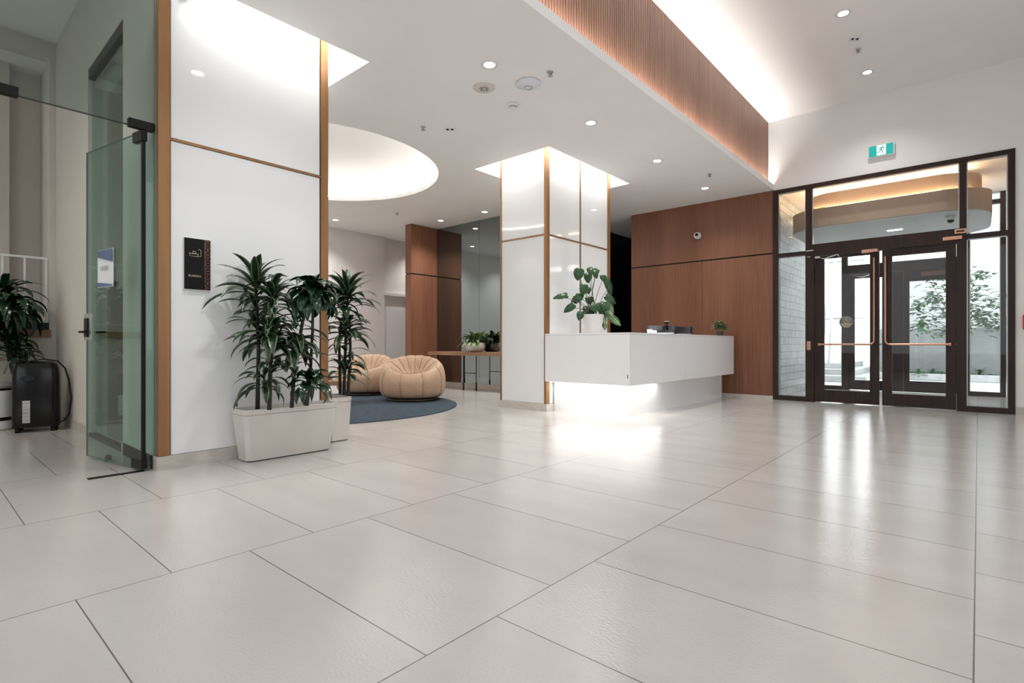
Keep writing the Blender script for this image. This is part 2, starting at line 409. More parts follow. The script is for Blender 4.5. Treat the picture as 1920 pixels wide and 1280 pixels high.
# ------------------------------------------------------------------ columns
def column(x0, x1, y0, y1, label, xface=None, yface=None):
    c = thing('column', ((x0+x1)/2, (y0+y1)/2, 0), kind='structure', label=label, cat='column')
    box('core', BLACK, x0+.03, x1-.03, y0+.03, y1-.03, 0, 3.80, c)
    for a, b in ((.10, 2.395), (2.42, 3.80)):
        for ya, yb in xface: box('glass_panel', WHITEGL, x1-.028, x1-.012, ya, yb, a, b, c, bev=.002)
        for xa, xb in yface: box('glass_panel', WHITEGL, xa, xb, y0+.012, y0+.028, a, b, c, bev=.002)
        box('glass_panel', WHITEGL, x0+.01, x1-.1, y1-.028, y1-.012, a, b, c)
        box('glass_panel', WHITEGL, x0+.012, x0+.028, y0+.1, y1-.1, a, b, c)
    mb = MB(); mb.box(x1-.026, x1-.008, y0+.03, y1-.03, 2.398, 2.417)
    if yface: mb.box(x0+.03, x1-.03, y0+.008, y0+.026, 2.398, 2.417)
    mb.build('seam_trim', BRONZE, c)
    for x, y, wx, wy in ((x1, y0, .012, .075), (x1, y1, .012, .07)):
        mb = MB()
        if y == y0: mb.box(x-.05 if not yface else x-.04, x, y, y+.075, .10, 3.80)
        else: mb.box(x-.05, x, y-.07, y, .10, 3.80)
        mb.build('corner_trim', BRONZE, c)
    if yface: box('corner_trim', BRONZE, x0, x0+.02, y0, y0+.03, .10, 3.80, c)
    for i in range(len(xface)-1):
        ya, yb = xface[i][1], xface[i+1][0]; box('mullion_trim', BRONZE, x1-.03, x1-.004, ya+.005, yb-.005, .10, 3.80, c)
    mb = MB(); mb.box(x0-.01, x1+.012, y0-.012, y1+.01, 0, .098); mb.build('skirting', STONE, c)
    return c
column(-5.30, -4.43, 1.21, 2.54, 'white glass clad column with brass edges, the near one', [(1.292, 2.462)], [])
column(-5.26, -4.41, 5.75, 7.42, 'white glass clad column beside the reception desk', [(5.83, 6.57), (6.60, 7.345)], [(-5.238, -4.452)])

# ------------------------------------------------------------------ round cove LED
mb = MB(); mb.tube([(RC[0] + (rr+.06)*math.cos(a), RC[1] + (rr+.06)*math.sin(a), 3.545) for a in [2*math.pi*i/72 for i in range(73)]], .016, 6, caps=False)
o = mb.build('led_ring', RINGLED, kind='structure', label='hidden LED ring inside the round ceiling recess', cat='light')

# ------------------------------------------------------------------ ceiling fittings
def downlight(x, y, z, label, group, power=45, square=False, first=[None]):
    if first[0] is None:
        t = thing('downlight', (0, 0, 0)); first[0] = t
        MB().lathe([(.052, -.004), (.075, -.006), (.078, 0), (.052, 0)], n=28, capb=False, capt=False).build('trim_ring', WHITEP, t, local=True)
        MB().lathe([(.0, -.003), (.052, -.003), (.052, -.0005), (0, -.0005)], n=24, capb=False, capt=False).build('lens', LENS, t, local=True)
    else: t = copy_tree(first[0])
    t.location = (x, y, z - .0005); tag(t, label, 'ceiling light', group)
    if power: spot('downlight_or_fill_beam', (x, y, z-.02), power)
    return t
names = ['nearest the camera above the hall', 'second from the camera, above the ceiling speaker', 'third along, above the desk column', 'fourth along, over the desk', 'last before the walnut wall']
for i, y in enumerate((1.83, 3.53, 5.22, 6.91, 8.63)):
    downlight(-3.36, y, LOWC, 'round recessed downlight in lower ceiling, ' + names[i], 'downlights in the lower ceiling row', 72)
for i, y in enumerate((-1.6, .14)): spot('downlight_or_fill_beam', (-3.36, y, LOWC-.02), 30)
for x, y, l in ((-9.91, 5.84, 'near the greige lounge wall'), (-8.33, 7.30, 'in front of the walnut fin'), (-7.15, 7.38, 'in front of the smoked mirror')):
    downlight(x, y, LOWC, 'small recessed downlight ' + l, 'downlights in the lounge', 130)
for x, y in ((-9.91, 2.4), (-8.3, 1.8), (-5.9, 7.3), (-9.91, 4.1), (-6.6, 1.9)): spot('downlight_or_fill_beam', (x, y, LOWC-.02), 120)  # unseen spots without fittings, added to brighten the lounge
spot('downlight_or_fill_beam', (-4.9, 8.7, LOWC-.02), 16); spot('downlight_or_fill_beam', (-10.15, 8.5, LOWC-.02), 90)  # the lounge one is unseen fill added for the recessed wall panel
for i, y in enumerate((6.91, 8.62)):
    downlight(-1.135, y, HIC, 'round recessed downlight in high ceiling, ' + ('farther from the doors' if i == 0 else 'nearer the entrance doors'), 'downlights in the high ceiling', 75)
for y, p in ((5.2, 75), (3.5, 55), (1.8, 35)): spot('downlight_or_fill_beam', (-1.135, y, HIC-.02), p)
for x, y in ((-6.6, -.6), (-7.5, -1.6), (-5.6, -1.8)): spot('downlight_or_fill_beam', (x, y, 4.48), 85, (1, .9, .78))
# sprinklers
def sprinkler(x, y, z, label, first=[None]):
    if first[0] is None:
        t = thing('sprinkler', (0, 0, 0)); first[0] = t
        MB().lathe([(.0, 0), (.028, 0), (.026, -.006), (.010, -.010), (.009, -.035), (0, -.035)], n=16, capb=False, capt=False).build('escutcheon', STEEL, t, local=True)
        mb = MB(); mb.lathe([(0, -.040), (.024, -.040), (.024, -.037), (0, -.037)], n=12, capb=False, capt=False)
        mb.tube([(-.012, 0, -.012), (-.014, 0, -.030), (0, 0, -.040)], .003, 5); mb.tube([(.012, 0, -.012), (.014, 0, -.030), (0, 0, -.040)], .003, 5)
        mb.build('deflector', STEEL, t, local=True)
    else: t = copy_tree(first[0])
    t.location = (x, y, z - .001); tag(t, label, 'sprinkler', 'ceiling sprinklers')
sprinkler(-3.02, 4.0, LOWC, 'small metal sprinkler right of the white domed access point')
sprinkler(-4.90, 4.02, LOWC, 'small metal sprinkler left of the twin-lamp fitting')
sprinkler(-8.48, 6.32, LOWC, 'small sprinkler in the lounge ceiling beyond the round recess')
sprinkler(-3.03, 7.96, LOWC, 'small sprinkler above the desk near the walnut wall')
sprinkler(-1.13, 7.87, HIC, 'small sprinkler in the high ceiling beside the twin-lamp fitting')
t = thing('ceiling_speaker', (-3.70, 3.81, LOWC-.001), label='flat round beige ceiling speaker with pierced centre, left of the access point', cat='speaker')
MB().lathe([(0, -.012), (.07, -.012), (.105, -.008), (.112, 0), (0, 0)], n=36, capb=False, capt=False).build('cover', mat('beige_plastic', (.66, .62, .57), .5), t, local=True)
mb = MB()
for i in range(8):
    a = i*math.pi/4; mb.box(-.006, .006, .02, .05, -.016, -.011, M=Matrix.Rotation(a, 4, 'Z'))
mb.build('grille', GREYP, t, local=True)
t = thing('access_point', (-3.31, 4.03, LOWC-.001), label='white domed wireless access point on the lower ceiling', cat='access point')
MB().lathe([(0, -.045), (.05, -.044), (.10, -.034), (.122, -.018), (.125, -.004), (.115, 0), (0, 0)], n=40, capb=False, capt=False).build('dome', mat('ap_white', (.72, .74, .80), .3), t, local=True)
MB().lathe([(.036, -.047), (.040, -.047), (.040, -.043), (.036, -.043)], n=24, capb=False, capt=False).build('status_ring', GREYP, t, local=True)
t = thing('smoke_detector', (-3.72, 4.27, LOWC-.001), label='small white stepped smoke detector beyond the ceiling speaker', cat='smoke detector')
MB().lathe([(0, -.048), (.03, -.048), (.036, -.040), (.036, -.030), (.055, -.024), (.060, 0), (0, 0)], n=28, capb=False, capt=False).build('housing', WHITEP, t, local=True)
MB().lathe([(.037, -.037), (.038, -.037), (.038, -.031), (.037, -.031)], n=24, capb=False, capt=False).build('vent', BLACK, t, local=True)
def twin(x, y, z, rz, label):
    t = thing('emergency_lamp', (x, y, z-.001), rz, label=label, cat='emergency light', group='twin-lamp emergency fittings')
    MB().lathe([(0, -.010), (.060, -.010), (.072, -.004), (.074, 0), (0, 0)], n=28, capb=False, capt=False).build('plate', WHITEP, t, local=True)
    for s in (-1, 1):
        MB().lathe([(0, -.020), (.012, -.020), (.017, -.010), (.017, -.008), (0, -.008)], (s*.028, 0, 0), n=14, capb=False, capt=False).build('lamp', DARKP, t, local=True)
twin(-4.70, 4.26, LOWC, TH, 'round twin-lamp emergency light in the lower ceiling')
twin(-1.12, 7.56, HIC, TH, 'round twin-lamp emergency light in the high ceiling')

# ------------------------------------------------------------------ entrance storefronts and doors
def storefront(name, Y, head, bar, labels, head2=None):
    t = thing(name, (-1.1, Y, 0), kind='structure', label=labels, cat='window')
    y0, y1 = Y-.02, Y+.11
    mb = MB()
    for a, b, z0, z1 in ((-2.56, -2.48, 0, head), (.29, .36, 0, head), (-2.075, -1.985, 2.4905, head-.0605), (-.195, -.12, 2.4905, head-.0605),
                         (-2.075, -1.955, 0, 2.49), (-.225, -.12, 0, 2.49)): mb.box(a, b, y0, y1, z0, z1)
    mb.box(-2.48, .29, y0+.001, y1, head-.06, head); mb.box(-1.954, -.226, y0-.004, y1-.001, 2.30, 2.4895)
    mb.box(-2.48, -2.075, y0+.002, y1, 0, .075); mb.box(-.12, .29, y0+.002, y1, 0, .075)
    if bar: mb.box(-2.48, -2.075, y0+.002, y1, bar[0], bar[1]); mb.box(-.12, .29, y0+.002, y1, bar[0], bar[1])
    mb.build('frame', DARKF, t)
    yg = Y+.045
    hs = head-.06
    P = [(-1.985, -.195, 2.491, hs)]
    for a, b in ((-2.48, -2.075), (-.12, .29)):
        P += [(a, b, .075, bar[0]), (a, b, bar[1], hs)] if bar else [(a, b, .075, hs)]
    for a, b, z0, z1 in P: box('pane', GLASS, a, b, yg, yg+.008, z0, z1, t)
    # bright aluminium glazing beads
    mb = MB()
    for a, b, z0, z1 in P:
        mb.box(a, a+.012, Y+.01, Y+.044, z0, z1); mb.box(b-.012, b, Y+.01, Y+.044, z0, z1)
        mb.box(a, b, Y+.01, Y+.044, z1-.012, z1)
    mb.build('glazing_bead', STEEL, t)
    return t
st = storefront('window_1', 9.5, 3.45, (2.335, 2.40), 'dark bronze entrance screen with sidelights and transom')
def leaf(name, Y, a, b, g0, g1, zt, zb, side, lab, pull=True):
    t = thing(name, (a if side < 0 else b, Y, 0), kind='structure', label=lab, cat='door')
    mb = MB(); y0, y1 = Y+.01, Y+.06
    mb.box(a, g0, y0, y1, .012, 2.295); mb.box(g1, b, y0, y1, .012, 2.295)
    mb.box(g0, g1, y0, y1, .012, zb); mb.box(g0, g1, y0, y1, zt, 2.295)
    mb.build('leaf_frame', DARKF, t)
    box('pane', GLASS, g0, g1, Y+.031, Y+.039, zb, zt, t)
    if pull:
        yb = Y-.065
        xv = (b-.055) if side < 0 else (a+.045); xe = g0-.07 if side < 0 else g1+.06; s = -1 if side < 0 else 1
        pts = [(xv, Y-.0, 2.21), (xv, yb, 2.19), (xv, yb, .97)]
        for i in range(1, 6):
            q = i/5*math.pi/2; pts.append((xv + s*.06*(1-math.cos(q)), yb, .97-.06*math.sin(q)))
        pts += [(xe, yb, .91)]
        MB().tube(pts, .014, 10).build('pull_bar', COPPER, t, smooth='auto')
        box('pull_bracket', COPPER, min(xe, xe-s*.03), max(xe, xe-s*.03), yb+.01, Y+.012, .89, .93, t)
    else:
        MB().box(g0-.05, g1+.05, Y-.05, Y-.02, .89, .93).build('push_bar', STEEL, t)
    return t
d1 = leaf('door_1', 9.5, -1.95, -1.105, -1.82, -1.22, 2.25, .20, -1, 'left bronze framed glass entrance door with round decal')
d2 = leaf('door_2', 9.5, -1.068, -.23, -.95, -.34, 2.20, .19, 1, 'right bronze framed glass entrance door, inner pair')
# closer arm on left leaf, header hardware
mb = MB(); mb.tube([(-1.90, 9.44, 2.27), (-1.80, 9.41, 2.235), (-1.62, 9.41, 2.285), (-1.60, 9.40, 2.25)], .009, 8); mb.box(-1.93, -1.86, 9.42, 9.49, 2.255, 2.285)
mb.build('closer_arm', CHROME, d1)
box('holder', COPPER, -1.31, -1.11, 9.40, 9.505, 2.27, 2.315, d1, bev=.004)
mb = MB(); mb.box(-2.06, -1.96, 9.455, 9.48, 2.385, 2.40); mb.box(-2.05, -2.0, 9.455, 9.48, 2.29, 2.30); mb.build('hinge_cap', CHROME, st)
def plate(x0, x1, z0, z1, nm='sensor'):
    return box(nm, COPPER, x0, x1, 9.43, 9.479, z0, z1, st, bev=.004)
plate(-.245, -.115, 2.41, 2.475); plate(-.37, -.165, 2.335, 2.385)
box('slot', BLACK, -.225, -.14, 9.426, 9.431, 2.432, 2.452, st)
sw = thing('door_button', (-2.03, 9.48, .83), label='small copper push plate on the door frame left of the doors', cat='switch')
box('plate', COPPER, -2.055, -2.0, 9.465, 9.479, .82, .96, sw, bev=.003)
# round decal on the left door
dec = thing('round_decal', (-1.53, 9.53, 1.25), label='round accessibility decal on the left entrance door glass', cat='decal')
MR = Matrix.Translation((-1.525, 9.530, 1.25)) @ Matrix.Rotation(R(90), 4, 'X')
MB().lathe([(0.0, 0), (.095, 0), (.095, .0015), (0, .0015)], n=40, M=MR, capb=False, capt=False).build('disc', mat('decal_grey', (.17, .18, .18), .5), dec)
mb = MB()
def q2(mb, x0, x1, z0, z1): mb.box(-1.525+x0, -1.525+x1, 9.5265, 9.5283, 1.25+z0, 1.25+z1)
q2(mb, -.085, .085, -.030, -.022)
for i, (a, b) in enumerate(((-.07, .07), (-.055, .055), (-.035, .035))):
    x = a
    while x < b: q2(mb, x, x+.012, -.046-.017*i, -.036-.017*i); x += .016
mb.lathe([(0, 0), (.010, 0), (.010, .001), (0, .001)], n=12, M=Matrix.Translation((-1.528, 9.527, 1.315)) @ Matrix.Rotation(R(90), 4, 'X'))
mb.tube([(-1.528, 9.527, 1.303), (-1.528, 9.527, 1.268), (-1.505, 9.527, 1.266), (-1.497, 9.527, 1.242)], .004, 6)
mb.tube([(-1.528+.028*math.cos(a), 9.527, 1.258+.026*math.sin(a)) for a in [R(130+i*20) for i in range(12)]], .003, 5)
mb.build('wheelchair_symbol', mat('decal_cream', (.65, .52, .33), .5), dec)
# outer screen
so = storefront('window_2', 12.5, 3.62, (3.36, 3.43), 'outer bronze vestibule screen beyond the entrance doors')
d3 = leaf('door_3', 12.5, -1.98, -1.072, -1.86, -1.25, 2.22, .20, -1, 'left outer vestibule door seen through the inner pair', pull=False)
d4 = leaf('door_4', 12.5, -1.068, -.20, -.98, -.34, 2.10, .22, 1, 'right outer vestibule door seen through the inner pair', pull=False)
mb = MB(); mb.tube([(-1.86, 12.44, 2.27), (-1.72, 12.41, 2.235), (-1.52, 12.41, 2.285)], .009, 8); mb.build('closer_arm', CHROME, d3)
box('holder', mat('bronze_box', (.10, .05, .035), .4, .3), -.80, -.45, 12.40, 12.51, 2.17, 2.25, d4)

# ------------------------------------------------------------------ vestibule
box('wall_vestibule_left', TILE, -2.80, -2.60, 9.66, 12.5, .0, 3.56, **S)
box('wall_vestibule_right', PLASTER, .46, .60, 9.66, 12.5, 0, 3.56, **S)
box('ceiling', CEIL, -2.8, .6, 9.66, 12.6, 3.555, 3.66, label='vestibule ceiling beyond the entrance screen', **S)
def stadium(x0, x1, y0, y1, r, n=14):
    p = []
    for cx, cy, a0 in ((x1-r, y1-r, 0), (x0+r, y1-r, 90), (x0+r, y0+r, 180), (x1-r, y0+r, 270)):
        for i in range(n+1):
            a = R(a0 + 90*i/n); p.append((cx + r*math.cos(a), cy + r*math.sin(a)))
    return p
TANP = mat('tan_soffit_paint', (.46, .34, .25), .7); GRYP = mat('grey_soffit_paint', (.55, .57, .57), .6)
can = thing('canopy', (-1.15, 10.8, 2.8), kind='structure', label='two-tier rounded tan soffit with warm cove light in vestibule', cat='ceiling feature')
MB().prism(stadium(-2.45, .15, 9.80, 12.0, .55), 2.82, 3.12).build('lower_tier', TANP, can)
MB().prism(stadium(-2.44, .14, 9.81, 11.99, .54), 2.80, 2.82).build('underside', GRYP, can)
MB().prism(stadium(-2.30, .04, 10.02, 11.80, .5), 3.15, 3.40).build('upper_tier', TANP, can)
MB().prism(stadium(-2.15, -.1, 10.2, 11.6, .6), 3.12, 3.555).build('stem', CEIL, can)
for z, ins in ((3.125, .16), (3.415, .28)):
    pp = stadium(-2.45+ins, .15-ins, 9.80+ins, 12.0-ins, .55-ins*.6)
    MB().tube([(x, y, z+.02) for x, y in pp] + [(pp[0][0], pp[0][1], z+.02)], .012, 5, caps=False).build('cove_strip', WARMLENS, can)
area('vestibule_light', (-1.1, 10.8, 2.79), (0, 0, 0), 1.2, .8, 12, NEU)
t = thing('square_downlight', (-1.04, 10.8, 2.80), label='slim rectangular light under the vestibule soffit', cat='ceiling light')
box('lens', LENS, -1.14, -.94, 10.77, 10.83, 2.793, 2.799, t)
t = thing('dome_camera', (-.31, 10.2, 2.8), label='black and white dome camera under the vestibule soffit', cat='security camera')
MB().lathe([(.0, -.055), (.055, -.055), (.062, 0), (0, 0)], (-.31, 10.2, 2.799), n=24, capb=False, capt=False).build('housing', WHITEP, t)
MB().lathe([(.0, -.10), (.025, -.093), (.043, -.075), (.046, -.055), (0, -.055)], (-.31, 10.2, 2.799), n=24, capb=False, capt=False).build('lens_dome', BLACKPL, t)

# ------------------------------------------------------------------ outside
box('ground_outside', PAVING, -14, 10, 12.62, 40, -.10, -.01, label='pale courtyard paving outside the doors', **S)
k = thing('planting_bed', (0, 17.4, 0), kind='structure', label='low concrete kerb with planting bed along the courtyard wall', cat='planter')
box('kerb', CONC, -2.3, 6, 17.2, 17.45, 0, .16, k); box('soil_bed', SOIL, -2.3, 6, 17.45, 18.3, 0, .12, k)
box('wall_courtyard', GREYWALL, -2.3, 8, 18.3, 18.5, 0, 1.34, **S)
box('wall_courtyard', noisy(mat('white_render', (.72, .72, .71), .9), (.47, .48, .48), (.52, .53, .53), (1, 1, 1), 2), -2.3, 9, 19.6, 20.2, 0, 5.0, label='tall white rendered courtyard wall', **S)
bl = thing('far_building', (2, 27, 0), label='pale building with grey windows beyond the courtyard wall', cat='building')
box('facade', PLASTER, -1, 9, 27, 30, 0, 9, bl)
for i in range(4):
    for j in range(3): box('window', mat('far_window', (.22, .26, .28), .2), -.4+i*1.6, .7+i*1.6, 26.95, 27.0, 4.9+j*1.3, 5.8+j*1.3, bl)
st2 = thing('courtyard_steps', (-3.2, 15.5, 0), kind='structure', label='pale concrete steps at the left of the courtyard', cat='steps')
for i in range(3): box('step', CONC, -6, -2.0-.3*i, 15.0+.55*i, 19, .14*i, .14*i+.14, st2)
sc = thing('scaffold', (-3.1, 16, .3), label='white scaffold poles standing outside left of the doors', cat='scaffold')
for i, (a, b) in enumerate((((-3.0, 16.2, .3), (-2.75, 16.2, 4.6)), ((-2.72, 16.4, .3), (-2.66, 16.4, 5.2)), ((-3.25, 16.6, .4), (-2.85, 16.6, 5.6)), ((-2.45, 16.3, .3), (-2.6, 16.3, 4.4)))):
    MB().tube([a, b], .035, 8).build('pole', WHITEP, sc)
for z in (1.6, 3.1): MB().tube([(-3.3, 16.3, z), (-2.2, 16.3, z)], .025, 8).build('cross_bar', STEEL, sc)

# leaf maker
def add_leaf(mb, p0, az, el, L, W, droop, n=9, fold=.25, twist=0, tip=.5, start=.12):
    """arching leaf: starts at p0 heading (az, el) and bends down by droop radians along its length"""
    p = Vector(p0); rows = []; ds = L/n; tw = twist
    for i in range(n+1):
        s = i/n; e = el - droop*s**1.3
        d = Vector((math.cos(az)*math.cos(e), math.sin(az)*math.cos(e), math.sin(e)))
        side = Vector((-math.sin(az), math.cos(az), 0)); nrm = side.cross(d) * -1
        if tw: side = side*math.cos(tw*s) + nrm*math.sin(tw*s); nrm = side.cross(d) * -1
        if nrm.z < 0 and abs(e) < 1.5: nrm = -nrm
        wv = W*.5*(start + (1-start)*min(1, s/.3)**.8) * max(0.02, (1 - max(0, (s-tip)/(1-tip))**1.7))
        rows.append([p - side*wv + nrm*wv*fold, p - side*wv*.45 + nrm*wv*fold*.25, p, p + side*wv*.45 + nrm*wv*fold*.25, p + side*wv + nrm*wv*fold])
        p = p + d*ds
    mb.grid(rows)
def rosette(mb, c, n, L, W, droop, el0=1.2, el1=-.1, rnd=random, spread=.06, fold=.25):
    for i in range(n):
        f = i/n; az = i*2.399 + rnd.uniform(-.3, .3); el = el0 + (el1-el0)*f + rnd.uniform(-.12, .12)
        l = L*rnd.uniform(.75, 1.1)*(.75+.35*f)
        add_leaf(mb, Vector(c) - Vector((0, 0, spread*f*2)), az, el, l, W*rnd.uniform(.8, 1.15), droop*rnd.uniform(.7, 1.3), fold=fold, twist=rnd.uniform(-.5, .5))
# tree
tr = thing('courtyard_tree', (-.41, 17.4, .1), label='leafy green tree growing in the courtyard bed', cat='tree')
D = 13.3
tp = lambda x, y, dd=0: at(x, y, D+dd)
tips = [(1740, 520), (1745, 560), (1718, 575), (1762, 575), (1832, 515), (1862, 565), (1845, 590), (1825, 545), (1822, 585), (1872, 606), (1738, 600), (1725, 612), (1766, 622), (1800, 560), (1815, 604), (1852, 608), (1775, 540), (1782, 590)]
mb = MB(); base = at(1797, 690, 13.35); fork = at(1795, 625, 13.35)
mb.tube([base, at(1794, 660, 13.35), fork, at(1795, 560, 13.4)], [.035, .03, .026, .012], 7)
for x, y in tips: mb.tube([fork + Vector((0, 0, random.uniform(-.1, .6))), tp((x+1795)/2, (y+605)/2+4), tp(x, y)], [.014, .009, .004], 5)
mb.build('trunk', noisy(mat('bark', (.2, .17, .14), .9), (.12, .10, .08), (.25, .21, .17), (1, 1, 1), 30), tr)
mb = MB()
for x, y in tips:
    for i in range(34):
        c = tp(x, y) + Vector((random.gauss(0, .13), random.gauss(0, .20), random.gauss(0, .10)))
        add_leaf(mb, c, random.uniform(0, 6.28), random.uniform(-.4, .6), random.uniform(.14, .22), random.uniform(.09, .14), random.uniform(.3, 1.4), n=4, start=.3, tip=.3)
for v in mb.bm.verts: v.co.y = min(v.co.y, 18.27)
mb.build('foliage', LEAFT, tr, fix=False)
for x, l in ((1722, 'spiky pale'), (1750, 'low sprawling'), (1838, 'broad leaved')):
    c = at(x, 694, 13.75); c.z = .12
    t = thing('bed_plant', c, label=l + ' small plant in the courtyard bed', cat='plant', group='small plants in the courtyard bed')
    mb = MB(); rosette(mb, c + Vector((0, 0, .06)), 16, .26, .06, .9, 1.3, .3); mb.build('foliage', LEAFT, t, fix=False)
mb = MB()
for i in range(420):
    add_leaf(mb, (random.uniform(-2.2, 1.3), random.uniform(17.5, 18.2), .11), random.uniform(0, 6.28), random.uniform(.1, 1.0), .13, .05, .8, n=3)
mb.build('ground_cover', LEAFT, fix=False, kind='stuff', label='low green ground cover in the courtyard bed', cat='plant')

# ------------------------------------------------------------------ exit sign, cameras, alarm
ex = thing('exit_sign', (-1.075, 9.45, 3.76), label='teal running man exit sign above the entrance doors', cat='sign')
box('housing', WHITEP, -1.235, -.915, 9.44, 9.5, 3.665, 3.845, ex, bev=.004)
box('sign_face', mat('exit_teal', (.0, .25, .23), .4, emit=(0, .30, .27), es=.7), -1.223, -.927, 9.434, 9.44, 3.678, 3.832, ex)
box('door_field', mat('exit_white', (.8, .8, .8), .4, emit=(.85, .95, .92), es=.9), -1.125, -1.015, 9.431, 9.434, 3.684, 3.826, ex)
mb = MB(); Z = 3.755; X = -1.07
def limb(pts, r=.0065): mb.tube([(X+a, 9.4295, Z+b) for a, b in pts], r, 6)
mb.lathe([(0, 0), (.010, 0), (.010, .002), (0, .002)], n=14, M=Matrix.Translation((X+.020, 9.431, Z+.052)) @ Matrix.Rotation(R(90), 4, 'X'))
limb([(.012, .036), (-.006, -.002)], .009); limb([(.012, .032), (.034, .020), (.044, .030)]); limb([(.010, .034), (-.022, .030), (-.032, .008)])
limb([(-.006, -.002), (.016, -.022), (.012, -.052)]); limb([(-.006, -.002), (-.028, -.026), (-.052, -.030)])
mb.build('running_figure', mat('exit_figure', (.0, .20, .18), .4, emit=(0, .2, .18), es=.5), ex)
sc_ = thing('wall_camera', (-3.83, 9.5, 2.88), label='round white turret camera on the walnut wall', cat='security camera')
MX = Matrix.Translation((-3.83, 9.5, 2.88)) @ Matrix.Rotation(R(90), 4, 'X')
MB().lathe([(.062, 0), (.062, .03), (.052, .045), (.046, .075), (0, .078)], n=28, M=MX, capt=False).build('housing', WHITEP, sc_, smooth='auto')
MX2 = Matrix.Translation((-3.822, 9.425, 2.885)) @ Matrix.Rotation(R(90), 4, 'X')
MB().lathe([(.030, 0), (.028, .012), (0, .016)], n=24, M=MX2, capt=False).build('lens', BLACKPL, sc_)
al = thing('fire_alarm_pull', (.50, 9.48, 1.2), label='red fire alarm pull station right of the entrance screen', cat='fire alarm')
box('body', RED, .43, .56, 9.44, 9.5, 1.10, 1.29, al, bev=.006)
box('handle', WHITEP, .45, .54, 9.43, 9.44, 1.17, 1.20, al)

# ------------------------------------------------------------------ reception desk
dk = thing('reception_desk', (-3.5, 7.5, 0), label='L-shaped white reception desk with overhanging front and lit base', cat='desk')
XF, YF = -3.135, 5.72
mb = MB(); mb.box(-4.409, XF, YF, YF+.02, .41, 1.03); mb.box(XF-.02, XF, YF+.021, 9.32, .41, 1.03)
mb.box(-4.409, XF-.02, YF+.02, YF+.30, .41, .43); mb.box(XF-.30, XF-.02, YF+.30, 9.32, .41, .43); mb.box(XF-.3, XF-.02, 9.30, 9.32, .43, 1.03)
mb.build('front_panel', LAM, dk)
mb = MB(); mb.box(-4.409, XF-.001, YF+.001, YF+.55, 1.033, 1.052); mb.box(XF-.42, XF-.001, YF+.55, 9.321, 1.033, 1.052)
mb.build('counter_top', mat('white_solid_surface', (.84, .85, .85), .12), dk)
mb = MB(); mb.box(-4.39, -3.30, 5.90, 5.95, .0, .41); mb.box(-3.35, -3.30, 5.95, 9.22, 0.0, .41);
mb.box(-4.39, -3.72, YF+.50, YF+.55, .0, 1.03); mb.box(-3.60, -3.55, YF+.55, 9.3, .43, 1.03)
mb.build('base', LAM, dk)
mb = MB(); mb.box(-4.25, -3.60, 6.30, 9.25, .72, .75); mb.build('work_surface', LAM, dk)
box('panel_joint', mat('joint_grey', (.35, .36, .37), .6), XF-.0005, XF+.0006, 7.32, 7.324, .41, 1.033, dk)
box('service_lock', BLACK, XF-.03, XF-.02, YF-.0015, YF+.001, .50, .545, dk)
mb = MB(); mb.box(-4.38, XF-.08, 5.79, 5.81, .402, .409); mb.box(-3.22, -3.20, 5.82, 6.72, .402, .409); mb.build('led_strip', STRIPW, dk)

# monitors (backs towards the hall)
def monitor(x, y, rz, wd, label, strip=True):
    t = thing('monitor', (x, y, .751), rz, label=label, cat='monitor', group='monitors behind the desk')
    mb = MB(); rows = []
    for i in range(9):
        u = (i/8-.5); yy = .04*(1-(2*u)**2)
        rows.append([(u*wd, yy, .13), (u*wd, yy, .45), (u*wd*1.0, yy-.03, .46), (u*wd, yy-.03, .12)])
    V = mb.grid(rows, closed=True); mb.bm.faces.new(V[0]); mb.bm.faces.new(V[-1][::-1])
    mb.build('screen_housing', DARKP, t, local=True)
    MB().box(-.42*wd, .42*wd, -.045, -.034, .33, .345).build('trim_strip', CHROME, t, local=True)
    mb = MB(); mb.box(-.03, .03, 0, .03, .01, .2); mb.box(-.12, .12, -.08, .09, 0, .012); mb.build('stand', DARKP, t, local=True)
    return t
monitor(-3.82, 7.97, TH-.05, .48, 'left dark monitor behind the desk with a webcam on top')
monitor(-3.80, 8.75, TH+.25, .36, 'right smaller dark monitor behind the desk')
wc = thing('webcam', (-3.86, 7.93, 1.2), label='small black webcam clipped on the left monitor', cat='webcam')
c = at(1250, 607, 8.50)
mb = MB(); mb.box(-.035, .035, -.015, .02, 0, .035, M=Matrix.Translation(c) @ Matrix.Rotation(TH, 4, 'Z')); mb.build('body', BLACK, wc)
mb = MB(); mb.box(-.036, .036, -.016, .021, .035, .043, M=Matrix.Translation(c) @ Matrix.Rotation(TH, 4, 'Z')); mb.build('cap', WHITEP, wc)
MB().tube([c + Vector((0, 0, .0)), c + Vector((0, .0, -.05)), c + Vector((.01, .02, -.09))], .010, 6).build('clip', BLACK, wc)
# cards and brochures
for i, (px, hgt, tilt, lab) in enumerate(((1219, .075, .15, 'tallest white card standing in the desk holder'), (1226, .06, -.1, 'right hand white card on the desk holder'))):
    c = at(px, 622, 8.12); c.z = 1.068
    t = thing('card', c, TH + tilt, label=lab, cat='card', group='cards on the desk')
    MB().box(-.045, .045, -.002, .002, 0, hgt, M=Matrix.Rotation(-.25, 4, 'X')).build('sheet', PAPER, t, local=True)
c = at(1220, 624, 8.05); c.z = 1.053
t = thing('card_tray', c, TH, label='low white tray of papers on the desk counter', cat='tray')
MB().box(-.11, .11, -.05, .06, 0, .014, .003).build('tray', WHITEP, t, local=True)
MB().box(-.075, .075, -.04, .05, .0145, .022).build('paper_stack', PAPER, t, local=True)
c = at(1211, 619.5, 8.05); c.z = 1.0755
t = thing('pen_rest', c, TH, label='tiny dark pen holder left of the cards', cat='holder')
MB().lathe([(.012, 0), (.014, .018), (.006, .02), (0, .016)], n=12, capt=False).build('holder', DARKP, t, local=True)

